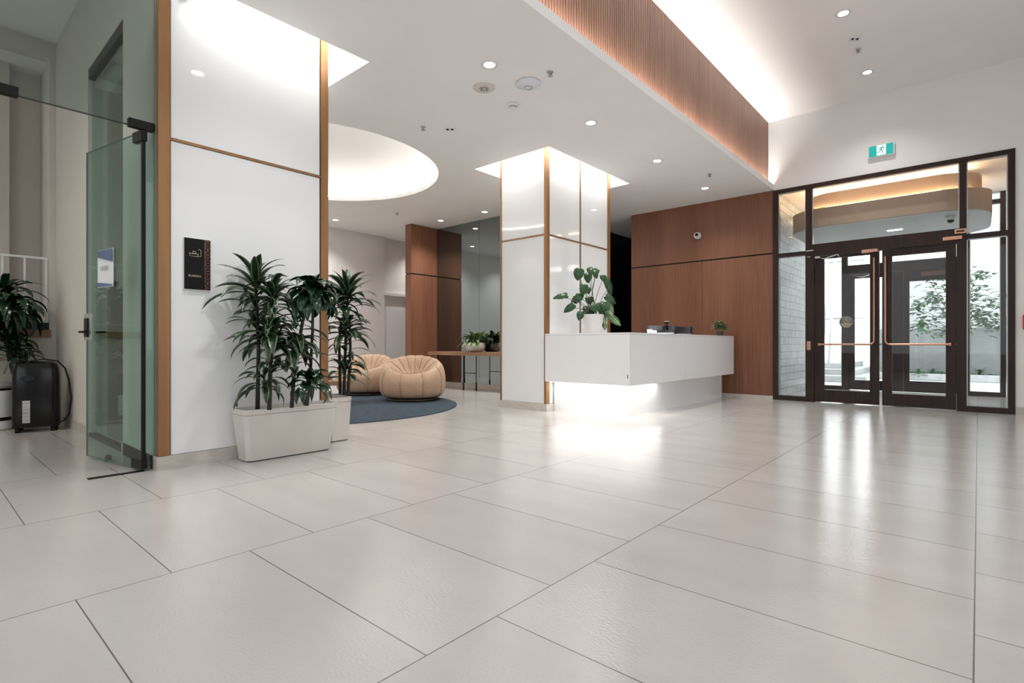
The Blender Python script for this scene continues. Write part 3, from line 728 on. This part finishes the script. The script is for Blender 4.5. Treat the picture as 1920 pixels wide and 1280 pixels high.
# small flowering plant on the counter
c = at(1350, 630, 9.0); c.z = 1.053
fp = thing('flowering_plant', c, label='small bushy plant with cream flowers at the far end of the desk', cat='plant')
MB().lathe([(.035, 0), (.05, .03), (.055, .075), (.048, .075), (.046, .06), (0, .06)], n=24, capt=False).build('pot', mat('dark_pot', (.05, .05, .045), .3), fp, local=True, smooth='auto')
mb = MB()
for i in range(170):
    a = random.uniform(0, 6.28); e = random.uniform(-.2, 1.4); rd = random.uniform(.03, .12)
    p = Vector((math.cos(a)*math.cos(e)*rd, math.sin(a)*math.cos(e)*rd, .12+math.sin(e)*rd))
    add_leaf(mb, p, a, random.uniform(-.2, .9), .055, .035, .9, n=4, start=.3)
mb.build('foliage', leafmat('bush_leaf', (.03, .09, .03), (.10, .19, .06), (.25, .33, .15), .05, .5), fp, local=True, fix=False)
for i in range(18):
    a = random.uniform(0, 6.28); e = random.uniform(-.1, 1.4); rd = random.uniform(.125, .155); mb = MB()
    p = Vector((math.cos(a)*math.cos(e)*rd, math.sin(a)*math.cos(e)*rd, .12+math.sin(e)*rd))
    for k in range(5): add_leaf(mb, p, k*1.256, .3, .024, .020, .2, n=2, start=.5)
    mb.build('flower', PETAL, fp, local=True, fix=False)

# monstera in white pot
pc = Vector((-3.83, 6.00, 1.053)); dm = 7.05
mo = thing('potted_monstera', pc, label='monstera with trailing leaves in a white pot on the desk', cat='potted plant')
MB().lathe([(.10, 0), (.108, .01), (.138, .21), (.142, .25), (.134, .25), (.130, .22), (0, .22)], n=40, capt=False).build('pot', mat('white_ceramic', (.72, .69, .68), .35), mo, local=True, smooth='auto')
MB().lathe([(.129, .221), (0, .226)], n=30, capb=False, capt=False).build('soil', SOIL, mo, local=True)
def heart(mb, c, nrm, up, w, h, notch=0):
    """broad heart-shaped leaf, centre c, facing nrm, tip pointing opposite of up"""
    nrm = Vector(nrm).normalized(); up = Vector(up); up = (up - nrm*up.dot(nrm)).normalized(); sd = up.cross(nrm)
    n = 10; rows = []
    for i in range(n+1):
        s = i/n; v = .5 - s
        ww_ = w*.5*math.sin(math.pi*min(1, (s+.10)/1.1)**.75)**.8 if s < 1 else .003
        if i == 0: ww_ = w*.22
        r = []
        for j in range(7):
            u = (j/3-1); k = ww_
            if notch and i in (3, 5, 7) and abs(u) > .6: k = ww_*.72
            dz = -.10*w*(u*u) - .18*h*(s-.3)**2*2
            vv = v + (.10*abs(u) if s < .25 else -.05*abs(u))
            r.append(Vector(c) + sd*(u*k) + up*(vv*h) + nrm*dz)
        rows.append(r)
    mb.grid(rows)
leaves = [(500, 220, 150, 170, -.2, .1, 0), (665, 275, 120, 150, 0, .3, 0), (700, 160, 90, 130, .3, .5, 0), (790, 170, 110, 130, -.4, .6, 0), (800, 240, 80, 90, .3, .2, 0),
          (925, 280, 100, 90, 0, .2, 0), (1030, 430, 120, 270, .35, .2, 0), (590, 475, 140, 150, -.1, .2, 1), (665, 490, 110, 110, .3, .4, 0), (190, 590, 110, 210, -1.35, .5, 1),
          (450, 650, 150, 180, -.9, .3, 1), (335, 800, 110, 190, -1.0, .2, 0), (695, 665, 150, 110, .1, .3, 1), (530, 930, 110, 130, -.3, .3, 0), (620, 920, 150, 140, .4, .2, 0),
          (660, 850, 120, 180, .3, .5, 0), (1060, 650, 110, 190, 1.0, .2, 0), (530, 610, 90, 120, -.3, .4, 0), (770, 800, 100, 110, 0, .3, 0), (860, 790, 110, 150, .3, .4, 0), (950, 760, 110, 170, .9, .5, 0), (720, 900, 100, 110, .2, .4, 0)]
trail = [(1050, 780, 110, 200, .5, .3), (980, 870, 120, 180, .7, .3), (1130, 1010, 110, 210, .8, .3), (940, 1010, 90, 120, .1, .3), (950, 1110, 70, 110, .1, .3), (900, 850, 100, 140, .4, .4), (1020, 930, 90, 150, .8, .4), (1040, 870, 90, 170, .6, .5)]
mb = MB(); sm = MB(); k = dm/1000/9.143
def leafat(mb, x, y, w_, h_, rot, tilt, nt=0, dd=0):
    c = at(1030 + x/9.143, 490 + y/9.143, dm + dd); up = RT*(-math.sin(rot)) + Vector((0, 0, math.cos(rot)))
    up = RT*(-math.sin(rot)) + Vector((0, 0, 1))*math.cos(rot)
    nr = -FW + Vector((0, 0, tilt*.9)) + RT*random.uniform(-.35, .35)
    heart(mb, c, nr, up, w_*k*1.2, h_*k*1.12, nt)
    return c
for x, y, w_, h_, rot, tl, nt in leaves:
    dd = random.uniform(-.12, .12); c = leafat(mb, x, y, w_, h_, rot, tl, nt, dd)
    b = pc + Vector((random.uniform(-.05, .05), random.uniform(-.05, .05), .22)); mid = b.lerp(c, .55) + Vector((0, 0, .05))
    sm.tube([b, b.lerp(mid, .5) + Vector((0, 0, .02)), mid, c], [.005, .004, .0035, .003], 6)
mb.build('leaves', LEAFM, mo, fix=False); 
mb = MB()
for x, y, w_, h_, rot, tl in trail:
    c = leafat(mb, x, y, w_, h_, -rot*-1, tl, 0, random.uniform(-.06, .06)); b = pc + Vector((.08, -.02, .23)); sm.tube([b, b.lerp(c, .5) + Vector((0, 0, .05)), c], .003, 5)
mb.build('trailing_leaves', LEAFV, mo, fix=False, label='variegated trailing leaves'); sm.build('stems', mat('green_stem', (.03, .06, .03), .5), mo)

# ------------------------------------------------------------------ lounge
RUGC = (-7.25, 4.05)
MB().lathe([(1.97, .001), (1.97, .012), (1.95, .014), (0, .014)], (RUGC[0], RUGC[1], 0), n=96, capt=False).build('round_rug', RUG, label='large round blue rug under the armchairs', cat='rug')
def armchair(x, y, rz, label):
    t = thing('armchair', (x, y, .0145), rz, label=label, cat='armchair', group='tan leather lounge armchairs')
    NT = 120; R0 = .525; OUT = [213, 255, 294, 336, 18, 54, 90, 126, 165]; INN = [15, 42, 66, 90, 114, 138, 165]
    def hh(th):  # rim height; back is +Y, front is -Y
        s = math.sin(th)
        return .435 + .285*((1+s)/2)**.85
    def point(th, k):
        h = hh(th); s = math.sin(th)
        # k: 0..1 outer wall, 1..2 rim, 2..3 inner slope
        P = [(.83, .045), (.93, .07), (1.0, .16), (1.02, .30), (1.0, .62*h+.06), (.955, .86*h), (.89, .96*h), (.80, h)]
        if s > -.25: f = min(1, (s+.25)/.6)
        else: f = 0
        seatz = .365
        P += [(.70, h-.005-.01*f), (.62 - .06*f, h-.04-.03*f), (.50-.06*f, seatz + (h-seatz)*.55), (.34, seatz + (h-seatz)*.28), (.18, seatz+.012), (.04, seatz)]
        return P[k] if k < len(P) else P[-1]
    K = 14; rows = []
    fc = Vector((0, .06, 0))  # where the inner seams meet
    for k in range(K):
        row = []
        for j in range(NT):
            th = 2*math.pi*j/NT; r, z = point(th, k)
            dg = math.degrees(th) % 360; SE = INN if k >= 7 else OUT
            gd = min(min(abs(dg-q), 360-abs(dg-q)) for q in SE)
            puff = -.012*math.exp(-(gd/3.5)**2)*(1 if 0 < k < K-2 else .3)
            rr_ = R0*(r) 
            p = Vector((rr_*math.cos(th), rr_*math.sin(th)*.98, z))
            if k >= 8: q = (k-7)/(K-8); p += fc*q
            dirn = Vector((math.cos(th), math.sin(th), 0)) if k < 6 else (Vector((math.cos(th)*.5, math.sin(th)*.5, .85)) if k < 9 else Vector((-math.cos(th)*.35, -math.sin(th)*.35, .93)))
            row.append(p + dirn*puff)
        rows.append(row)
    mb = MB(); V = mb.grid(rows, closed=True); mb.bm.faces.new(V[-1]); mb.bm.faces.new(V[0][::-1])
    o = mb.build('upholstery', LEATHER, t, local=True, smooth=True)
    sub = o.modifiers.new('subd', 'SUBSURF'); sub.levels = 1; sub.render_levels = 1
    mb = MB()
    for SE, k0, k1 in ((OUT, 1, 8), (INN, 7, K-1)):
        for q in SE:
            pts = [rows[k][int(round(q/3)) % NT] + Vector((0, 0, .002)) for k in range(k0, k1)]
            mb.tube([p + (Vector((p.x, p.y, 0)).normalized()*.004 if k0 == 1 and i < 5 else Vector((0, 0, .005))) for i, p in enumerate(pts)], .0025, 5)
    # horizontal seat seam across the front
    pts = [rows[8][j % NT] + Vector((0, 0, .004)) for j in range(int(NT*.58), int(NT*.93))]
    mb.tube(pts, .003, 5)
    mb.build('seams', SEAM, o, local=True)
    MB().lathe([(.40, 0), (.415, .004), (.415, .036), (.40, .045)], n=48).build('base_ring', mat('bronze_base', (.10, .07, .05), .3, .8), t, local=True)
    return t
armchair(-6.93, 5.47, TH + R(4), 'round tan leather channelled armchair, nearer the camera')
armchair(-8.38, 5.55, TH + R(-6), 'round tan leather channelled armchair by the greige wall')
t = thing('side_table', (-7.42, 4.34, .0145), label='round wooden side table with thin metal legs beside the armchairs', cat='side table')
MB().lathe([(.0, .285), (.27, .285), (.28, .292), (.28, .345), (.27, .352), (0, .352)], n=48, capb=False, capt=False).build('table_top', OAK, t, local=True, smooth='auto')
for i in range(4):
    a = R(20+90*i); MB().tube([(.22*math.cos(a), .22*math.sin(a), .0), (.22*math.cos(a), .22*math.sin(a), .287)], .009, 8).build('leg', mat('bronze_leg', (.12, .07, .045), .35, .8), t, local=True)
MB().tube([(.22*math.cos(R(20+90*i)), .22*math.sin(R(20+90*i)), .09) for i in range(5)], .006, 6).build('stretcher', MATS['bronze_leg'], t, local=True)

# console table
ct = thing('console_table', (-7.6, 7.45, 0), label='long narrow oak console table against the smoked mirror', cat='console table')
box('table_top', OAK, -8.80, -6.10, 7.35, 7.74, .69, .76, ct, bev=.004)
for x in (-8.55, -7.78, -7.42, -6.6):
    for yy in (7.42,):
        mb = MB(); mb.tube([(x, yy, 0), (x, yy, .17)], .016, 8); mb.tube([(x, yy, .17), (x, yy, .69)], .009, 8); mb.build('leg', BLACK, ct)
for a, b in ((-8.55, -7.78), (-7.78, -7.42), (-7.42, -6.6)):
    if b - a < .5: MB().tube([(a, 7.42, .34), (b, 7.42, .34)], .007, 6).build('stretcher', BLACK, ct)
# bowl plant on console
c = Vector((-7.58, 7.55, .761))
bp = thing('bowl_planter', c, label='variegated leafy plant in a white bowl on the console table', cat='potted plant')
MB().lathe([(.12, 0), (.17, .03), (.205, .09), (.205, .15), (.185, .185), (.175, .18), (.18, .15), (0, .15)], n=40, capt=False).build('bowl', noisy(mat('stone_bowl', (.7, .66, .63), .6), (.60, .56, .54), (.74, .71, .69), (1, 1, 1), 12), bp, local=True, smooth='auto')
mb = MB()
for i in range(130):
    a = random.uniform(0, 6.28); rd = random.uniform(.0, .17)
    add_leaf(mb, (math.cos(a)*rd, math.sin(a)*rd*.6, .16+random.uniform(0, .12)), a + random.uniform(-.4, .4), random.uniform(.1, 1.35), random.uniform(.14, .26), random.uniform(.05, .09), random.uniform(.6, 1.8), n=6, start=.3)
for i in range(20):
    a = random.uniform(2.6, 4.2) if i < 12 else random.uniform(4.2, 5.6)
    add_leaf(mb, (math.cos(a)*.2, math.sin(a)*.14, .20), a, -.1, random.uniform(.18, .28), .05, 1.5, n=6)
for v in mb.bm.verts: v.co.y = min(v.co.y, .235)
mb.build('foliage', leafmat('pale_variegated', (.05, .12, .04), (.15, .24, .09), (.60, .66, .38), .08, .45), bp, local=True, fix=False)

# ------------------------------------------------------------------ planters with dracaena
def planter(name, b, tpr, h, label):
    """b, tpr: (x0,x1,y0,y1) footprints at bottom and top"""
    c = ((b[0]+b[1])/2, (b[2]+b[3])/2, 0)
    t = thing(name, c, label=label, cat='potted plant', group='dracaena planters by the column')
    def loop(r, z, ch=.03): x0, x1, y0, y1 = r; return [Vector(p) for p in ((x0+ch, y0, z), (x1-ch, y0, z), (x1, y0+ch, z), (x1, y1-ch, z), (x1-ch, y1, z), (x0+ch, y1, z), (x0, y1-ch, z), (x0, y0+ch, z))]
    ins = lambda r, d: (r[0]+d, r[1]-d, r[2]+d, r[3]-d)
    mid = tuple(b[i] + (tpr[i]-b[i])*.92 for i in range(4))
    mb = MB(); V = mb.grid([loop(b, .008), loop(mid, h-.045)], closed=True); mb.bm.faces.new(V[0][::-1])
    for f in mb.bm.faces: f.smooth = False
    mb.build('planter_box', PLANTER, t)
    mb = MB(); mb.grid([loop(mid, h-.042), loop(tpr, h-.003), loop(ins(tpr, .003), h), loop(ins(tpr, .012), h), loop(ins(tpr, .020), h-.09)], closed=True)
    for f in mb.bm.faces: f.smooth = False
    mb.build('rim', PLANTER, t)
    mb = MB(); V = mb.grid([loop(ins(tpr, .0205), h-.09), loop(ins(tpr, .021), h-.088)], closed=True); mb.bm.faces.new(V[-1]); mb.build('soil', SOIL, t)
    box('foot', BLACK, b[0]+.02, b[1]-.01, b[2]+.02, b[3]-.02, 0, .01, t)
    return t
pl1 = planter('dracaena_planter', (-4.40, -4.21, 1.74, 2.44), (-4.415, -4.145, 1.69, 2.475), .41, 'long glossy beige planter of tall striped dracaenas before the near column')
def stem(t, pts, r0=.016, r1=.011): MB().tube(pts, [r0 + (r1-r0)*i/(len(pts)-1) for i in range(len(pts))], 9).build('stem', STEM, t)
def rest(mb, t):
    for v in mb.bm.verts:
        c = v.co; j = (hash((round(c.y, 3), round(c.z, 3))) % 100)*.00012
        if t is pl1 and c.y < 2.56: c.x = max(c.x, -4.423 + j)
        elif t.name.startswith('dracaena_planter') and t is not pl1 and c.x < -4.425: c.y = max(c.y, 2.553 + j)
        elif t.name == 'dracaena_plant': c.x = max(c.x, -8.27 + j); c.y = min(c.y, 1.19)
def foliage(t, spec, m=None, seed=1):
    rnd = random.Random(seed); mb = MB()
    for (c, n, L, W, dr, e0, e1) in spec: rosette(mb, c, int(n*1.25), L*1.05, W*1.45, dr, e0, e1, rnd, .05)
    rest(mb, t)
    mb.build('foliage', m or LEAFD, t, fix=False)
def along(t, a, b, n, L, W, dr, seed, m=None, el=(.1, .8)):
    rnd = random.Random(seed); mb = MB()
    n = int(n*1.75)
    for i in range(n):
        p = a.lerp(b, i/n); add_leaf(mb, p, i*2.4+rnd.uniform(-.5, .5), rnd.uniform(*el), L*rnd.uniform(.7, 1.15), W*1.4*rnd.uniform(.8, 1.1), dr*rnd.uniform(.7, 1.3), twist=rnd.uniform(-.5, .5))
    rest(mb, t)
    mb.build('foliage', m or LEAFD, t, fix=False)
d = 4.13
s1a, s1b, s1c = at(483, 762, d), at(485, 640, d), at(479, 528, d)
stem(pl1, [at(483, 768, d), s1b, s1c], .017, .010)
foliage(pl1, [(s1c, 17, .38, .042, 1.1, 1.35, .1)], seed=3)
along(pl1, at(482, 640, d), at(480, 545, d), 24, .28, .036, 1.3, 5)
s2 = at(505, 768, d); h2 = at(510, 622, d-.02)
stem(pl1, [s2, at(507, 690, d), h2, at(509, 560, d)], .017, .010)
foliage(pl1, [(h2, 18, .34, .052, 2.0, 1.0, -.1), (at(511, 548, d), 16, .32, .044, 1.4, 1.2, 0)], seed=11)
along(pl1, at(508, 700, d), at(511, 560, d), 24, .26, .042, 1.7, 12)
# low side shoot
stem(pl1, [at(502, 752, d-.01), at(497, 735, d-.03), at(495, 708, d-.04)], .009, .007)
foliage(pl1, [(at(496, 705, d-.04), 14, .27, .036, 1.7, .8, -.1)], seed=21)
s3 = at(547, 764, d+.10)
stem(pl1, [s3, at(552, 690, d+.1), at(568, 600, d+.05), at(585, 548, d)], .016, .011)
foliage(pl1, [(at(552, 640, d+.05), 15, .28, .046, 1.9, .9, -.2)], seed=31)
along(pl1, at(551, 690, d+.1), at(556, 600, d+.1), 18, .26, .042, 1.7, 32)
s4 = at(574, 760, d+.12)
stem(pl1, [s4, at(579, 715, d+.12), at(583, 690, d+.12)], .021, .018)
foliage(pl1, [(at(581, 704, d+.1), 20, .25, .044, 2.1, .9, 0)], LEAFG, seed=41)
stem(pl1, [at(582, 700, d+.14), at(586, 620, d+.12), at(587, 560, d+.1), at(586, 540, d+.08)], .012, .010)
foliage(pl1, [(at(586, 537, d+.08), 34, .27, .062, 2.4, 1.2, -.3), (at(600, 545, d+.1), 14, .24, .058, 2.3, 1.0, -.2)], LEAFG, seed=43)
MB().tube([at(444, 762, 4.05), at(444, 748, 4.05)], .006, 6).build('water_gauge', BLACK, pl1)

pl2 = planter('dracaena_planter', (-5.20, -4.51, 2.60, 2.81), (-5.24, -4.50, 2.565, 2.84), .41, 'second beige planter of dracaenas tucked behind the near column')
d = 5.1
for i, (a, b_, c_) in enumerate((((645, 738), (648, 640), (652, 556)), ((653, 738), (657, 650), (655, 590)), ((638, 738), (636, 640), (640, 600)))):
    stem(pl2, [at(*a, d), at(*b_, d), at(*c_, d-.05)], .015, .011)
foliage(pl2, [(at(652, 550, d-.05), 20, .40, .046, 1.2, 1.4, .1)], seed=52)
foliage(pl2, [(at(648, 612, d-.05), 17, .34, .050, 1.5, 1.0, -.1)], seed=53)
foliage(pl2, [(at(645, 690, d-.05), 14, .28, .046, 1.5, 1.1, 0)], seed=54)
foliage(pl2, [(at(634, 560, d-.1), 14, .30, .055, 1.9, 1.1, 0)], LEAFG, seed=55)
along(pl2, at(648, 690, d), at(652, 565, d), 24, .26, .042, 1.4, 56)

# ------------------------------------------------------------------ wall sign
XS = -4.441
sg = thing('wall_sign', (XS, 1.46, 1.5), label='black office sign with copper lattice edge on the near column', cat='sign')
y0, y1, z0, z1 = 1.375, 1.552, 1.32, 1.70
box('backing_plate', WHITEP, XS, XS+.012, y0-.002, y1+.002, z0-.010, z1+.002, sg)
box('panel', mat('sign_black', (.004, .004, .005), .5, spec=.2), XS+.012, XS+.022, y0, y1, z0, z1, sg)
mb = MB(); ys = 1.513; xx = XS+.0225; zz = z0; st_ = .0317
def rod(a, b, c_, d_, r=.0006): mb.tube([(xx, a, b), (xx, c_, d_)], r, 4)
rod(ys, z0, ys, z1, .0015); i = 0
while zz < z1-.02:
    ze = min(zz+st_, z1); rod(ys, zz, y1, ze); rod(y1, zz, ys, ze); rod(ys, zz, y1, zz)
    rod((ys+y1)/2, zz, (ys+y1)/2, ze, .0009) if i % 2 else rod(ys, (zz+ze)/2, y1, (zz+ze)/2, .0009); zz += st_; i += 1
mb.build('lattice', COPPER, sg)
mb = MB(); yc, zc = 1.44, 1.585
CR = mat('sign_cream', (.62, .52, .40), .4)
for a, b, c_, d_ in ((-.035, 0, .030, 0), (-.035, 0, -.028, .008), (-.03, -.002, -.03, -.018), (.025, -.002, .025, -.018), (-.01, .003, -.01, .018), (-.01, .018, .010, .018), (.010, .018, .010, .003), (-.016, .003, .016, .003), (-.02, -.018, .02, -.018), (.034, -.018, .045, -.014), (.045, -.014, .045, .030), (.045, .030, .034, .038), (.034, .038, .026, .030), (.02, -.018, .034, -.018)):
    mb.tube([(xx, yc+a, zc+b), (xx, yc+c_, zc+d_)], .0014, 5)
mb.build('desk_icon', CR, sg)
cu = bpy.data.curves.new('t', 'FONT'); cu.body = 'BUREAU'; cu.size = .021; cu.extrude = .0006; cu.align_x = 'CENTER'; cu.space_character = 1.15
to = bpy.data.objects.new('t', cu); COL.objects.link(to)
bpy.context.view_layer.update()
me = bpy.data.meshes.new_from_object(to.evaluated_get(bpy.context.evaluated_depsgraph_get())); bpy.data.objects.remove(to)
me.transform(ROOT[sg].inverted() @ Matrix.Translation((xx, 1.443, 1.413)) @ Matrix(((0, 0, 1, 0), (1, 0, 0, 0), (0, 1, 0, 0), (0, 0, 0, 1))))
me.materials.append(CR); o = bpy.data.objects.new('lettering', me); COL.objects.link(o); o.parent = sg

# ------------------------------------------------------------------ glass office
# fixed transom glass above the opening
tg = thing('window_3', (-4.5, .2, 2.45), kind='structure', label='grey-green glass above the office door opening', cat='window')
box('pane', TRANSGL, -4.506, -4.494, -3.49, 1.205, 2.455, 4.5, tg)
box('bottom_edge', mat('dark_edge', (.02, .03, .025), .3), -4.507, -4.493, -3.49, 1.205, 2.449, 2.4549, tg)
for a, b in ((1.045, 1.20), (.20, .475)): box('patch_fitting', BLACK, -4.525, -4.475, a, b, 2.44, 2.50, tg, bev=.003)
box('side_pane', GREENGL, -4.506, -4.494, 1.155, 1.205, .01, 2.448, tg)
box('trim_2', STEEL, -4.515, -4.481, 1.206, 1.2095, 0, 4.5, **S)
# the open door
HX, HY = -4.50, 1.135; ang = math.atan2(-.189, -.982)
od = thing('door_5', (HX, HY, 0), ang, kind='structure', label='green tinted frameless glass office door standing open', cat='door')
MB().box(.005, .865, -.006, .006, .022, 2.43).build('glass_leaf', GREENGL, od, local=True)
mb = MB(); mb.box(.864, .8665, -.0062, .0062, .022, 2.43); mb.box(.005, .865, -.0062, .0062, .0205, .0225); mb.box(.005, .865, -.0062, .0062, 2.4295, 2.4315)
mb.build('polished_edge', EDGEGL, od, local=True)
MB().box(-.012, .006, -.012, .012, .02, 2.43).build('hinge_strip', BLACK, od, local=True)
MB().box(-.02, .13, -.02, .02, .018, .085, .003).build('bottom_patch', BLACK, od, local=True)
MB().box(-.02, .11, -.02, .02, 2.36, 2.435, .003).build('top_patch', BLACK, od, local=True)
lc = MB().box(.76, .88, -.016, .016, .94, 1.15, .003).build('lock_case', STEEL, od, local=True)
for s in (-1, 1):
    MB().box(.80, .86, s*.018-.010, s*.018+.010, .965, 1.115, .008).build('lock_body', BLACK, lc, local=True)
    MB().tube([(.83, s*.02, 1.005), (.83, s*.065, 1.005), (.72, s*.068, 1.005)], .009, 8).build('lever_handle', BLACK, lc, local=True)
nt = thing('paper_notice', (HX, HY, 0), ang, label='curling blue and white paper notice taped on the glass door', cat='notice')
mb = MB(); rows = [[(x, .009 + .012*((x-.56)/.24)**2, z) for x in (.40, .46, .52, .58, .64, .66)] for z in (1.345, 1.49, 1.635)]
Vn = mb.grid(rows); mb.build('sheet', PAPER, nt, local=True)
mb = MB(); mb.face([(.41, .0125+.006, 1.63), (.652, .0115+.006, 1.63), (.652, .0115+.006, 1.58), (.41, .0125+.006, 1.53)]); mb.build('blue_band', PAPERB, nt, local=True)
mb = MB(); mb.face([(.41, .0125+.006, 1.35), (.652, .0115+.006, 1.35), (.652, .0115+.006, 1.385), (.41, .0125+.006, 1.36)]); mb.build('blue_corner', PAPERB, nt, local=True)
mb = MB()
for i in range(3): mb.box(.48, .60, .0175, .018, 1.50-.012*i, 1.504-.012*i)
mb.build('text_lines', GREYP, nt, local=True)
box('floor_closer', BLACK, -4.525, -4.485, .82, 1.14, .0005, .006, label='black floor closer strip at the office doorway', cat='floor closer')
t = thing('door_stop', (-5.12, 1.06, 0), label='small dark door stop on the floor beyond the glass door', cat='door stop')
MB().lathe([(.022, 0), (.022, .03), (.018, .036)], n=16).build('body', DARKP, t, local=True)
MB().lathe([(.018, .0365), (.014, .046), (0, .048)], n=16, capt=False).build('bumper', BLACK, t, local=True)

# office walls: plane Y = 1.21 with a glazed opening
mb = MB(); mb.box(-5.36, -4.49, 1.21, 1.33, 0, 4.5); mb.box(-8.32, -6.63, 1.21, 1.33, 0, 4.5); mb.box(-6.63, -5.36, 1.21, 1.33, 3.62, 4.5)
mb.build('wall_office', OFFW, **S)
box('baseboard_office', STONE, -8.3, -6.63, 1.198, 1.21, 0, .10, **S); box('baseboard_office', STONE, -5.36, -4.52, 1.198, 1.21, 0, .10, **S)
ow = thing('window_4', (-6.0, 1.27, 0), kind='structure', label='black framed interior glazing seen through the glass door', cat='window')
mb = MB(); mb.box(-6.63, -5.36, 1.215, 1.27, 3.53, 3.62); mb.box(-6.63, -5.36, 1.215, 1.27, 0, .035)
mb.build('frame', BLACK, ow); box('pane', GREENGL, -6.63, -5.36, 1.24, 1.25, .035, 3.53, ow)
box('trim_reflection_panel', noisy(mat('olive_reflection', (.22, .18, .10), .4), (.11, .085, .035), (.15, .12, .055), (8, 8, 1), 2), -6.30, -5.37, 1.30, 1.325, .035, 3.3, ow)  # olive sheet standing in for the column trim's reflection in this glazing
box('wall_office_inner', OFFW, -6.63, -5.36, 1.326, 1.3299, 0, 3.62, **S)
# left office wall with opening and sill
mb = MB(); mb.box(-8.45, -8.30, -3.5, 1.21, 0, .99); mb.box(-8.45, -8.30, 1.15, 1.21, .99, 4.5); mb.box(-8.45, -8.30, -3.5, 1.15, 4.3, 4.5)
mb.build('wall_left', OFFW, **S)
box('trim_3', OAK, -8.47, -8.275, -3.5, 1.16, .99, 1.08, **S)
mb = MB(); mb.box(-9.7, -9.6, -3.5, .35, 0, 4.5); mb.box(-9.6, -9.3, .35, .9, 0, 4.5); mb.box(-9.7, -9.5, .9, 1.4, 0, 4.5); mb.box(-9.7, -8.46, 1.22, 1.33, 0, 4.5)
mb.build('wall_stairwell', OFFW, **S)
box('floor', FL, -9.7, -8.46, -3.5, 1.21, .90, .98, label='upper stair landing behind the opening', **S)
rl = thing('railing', (-8.36, .6, 1.08), label='white metal railing in the wall opening above the oak sill', cat='railing')
for z in (1.93, 1.18): box('rail', WHITEP, -8.385, -8.355, -1.5, 1.14, z-.012, z+.012, rl)
for yy in (1.13, .94, .75, .5, .25, 0, -.3): box('post', WHITEP, -8.38, -8.36, yy-.009, yy+.009, 1.081, 1.93, rl)
box('sill_box', DARKP, -8.42, -8.32, .4, 1.149, 1.0805, 1.165, rl)

# portable air conditioner
ac = thing('air_conditioner', (-7.50, .94, 0), R(-12), label='glossy black portable air conditioner with white rating label', cat='air conditioner')
hw, hd, hz = .19, .16, .73
mb = MB(); rows = []
prof = [(.05, .97), (.06, 1), (.30, 1.0), (.55, .97), (.66, .93), (.71, .84), (.73, .65)]
for z, s in prof:
    r = []
    for i in range(28):
        a = 2*math.pi*i/28; ca, sa = math.cos(a), math.sin(a)
        r.append((hd*s*math.copysign(abs(ca)**.35, ca), hw*(1 if z < .6 else s+.05)*math.copysign(abs(sa)**.28, sa), z))
    rows.append(r)
V = mb.grid(rows, closed=True); mb.bm.faces.new(V[0][::-1]); mb.bm.faces.new(V[-1]); mb.build('body', BLACKPL, ac, local=True, smooth='auto')
MB().box(hd-.001, hd+.003, -.10, -.04, .10, .33).build('rating_label', noisy(mat('label_grey', (.45, .45, .44), .5), (.30, .30, .30), (.62, .62, .60), (1, 1, 90), 4, lo=.45, hi=.55), ac, local=True)
mb = MB(); mb.lathe([(.034, 0), (.034, .006), (.026, .006), (.022, .001)], n=24, M=Matrix.Translation((hd-.003, -.06, .56)) @ Matrix.Diagonal((1, 1.7, .8, 1)) @ Matrix.Rotation(R(90), 4, 'Y')); mb.build('grip_recess', DARKP, ac, local=True)
for x in (-.12, .12):
    for yy in (-.14, .14): MB().lathe([(0, 0), (.022, 0), (.022, .05), (0, .05)], (x, yy, 0), n=12, capb=False, capt=False).build('caster', BLACK, ac, local=True)
mb = MB(); mb.face([(.02, -.20, .74), (.10, -.21, .73), (.09, -.255, .62), (.03, -.245, .60)]); mb.build('paper_tag', PAPER, ac, local=True)
pts = []
for px, py, dd in ((40, 690, 5.5), (55, 677, 5.5), (80, 673, 5.55), (108, 676, 5.6), (122, 690, 5.65), (130, 715, 5.7), (134, 745, 5.72), (130, 775, 5.72), (120, 788, 5.7), (111, 791, 5.62)): pts.append(at(px, py, dd))
MB().tube(pts, .008, 8).build('power_cord', BLACK, ac, smooth=True)
# white bin
t = thing('air_purifier', (-7.86, .66, 0), label='white cylindrical appliance with black bands at the left edge', cat='appliance')
MB().lathe([(.11, 0), (.13, .02), (.13, .10)], n=32).build('lower_body', WHITEP, t, local=True, smooth='auto')
MB().lathe([(.127, .101), (.127, .139)], n=32).build('lower_band', BLACK, t, local=True)
MB().lathe([(.13, .14), (.135, .42)], n=32).build('upper_body', WHITEP, t, local=True, smooth='auto')
MB().lathe([(.133, .421), (.133, .445)], n=32).build('upper_band', BLACK, t, local=True)
MB().lathe([(.14, .446), (.14, .47), (.10, .51), (0, .52)], n=32, capt=False).build('lid', GREYP, t, local=True, smooth='auto')
# office dracaena
c = at(40, 770, 6.05); c.z = 0
lp = thing('dracaena_plant', c, label='dark leafy dracaena behind the air conditioner in the office', cat='potted plant')
MB().lathe([(.10, 0), (.12, .28), (.115, .28), (.11, .25), (0, .25)], n=28, capt=False).build('pot', DARKP, lp, local=True, smooth='auto')
d = 5.95
for a, b in (((36, 740), (6, 560)), ((40, 740), (16, 600)), ((44, 740), (26, 650))): stem(lp, [at(*a, d), at(a[0]*.3+b[0]*.7, a[1]*.6+b[1]*.4, d), at(*b, d)], .017, .012)
foliage(lp, [(at(8, 548, d), 30, .46, .055, 1.9, 1.2, -.1), (at(18, 570, d-.1), 26, .46, .058, 2.2, 1.0, -.3), (at(-5, 600, d), 16, .4, .055, 2.1, .9, -.3)], LEAFG, seed=61)
foliage(lp, [(at(16, 640, d), 20, .40, .048, 1.7, 1.1, 0), (at(26, 660, d-.1), 14, .34, .045, 1.5, .9, 0)], LEAFG, seed=62)
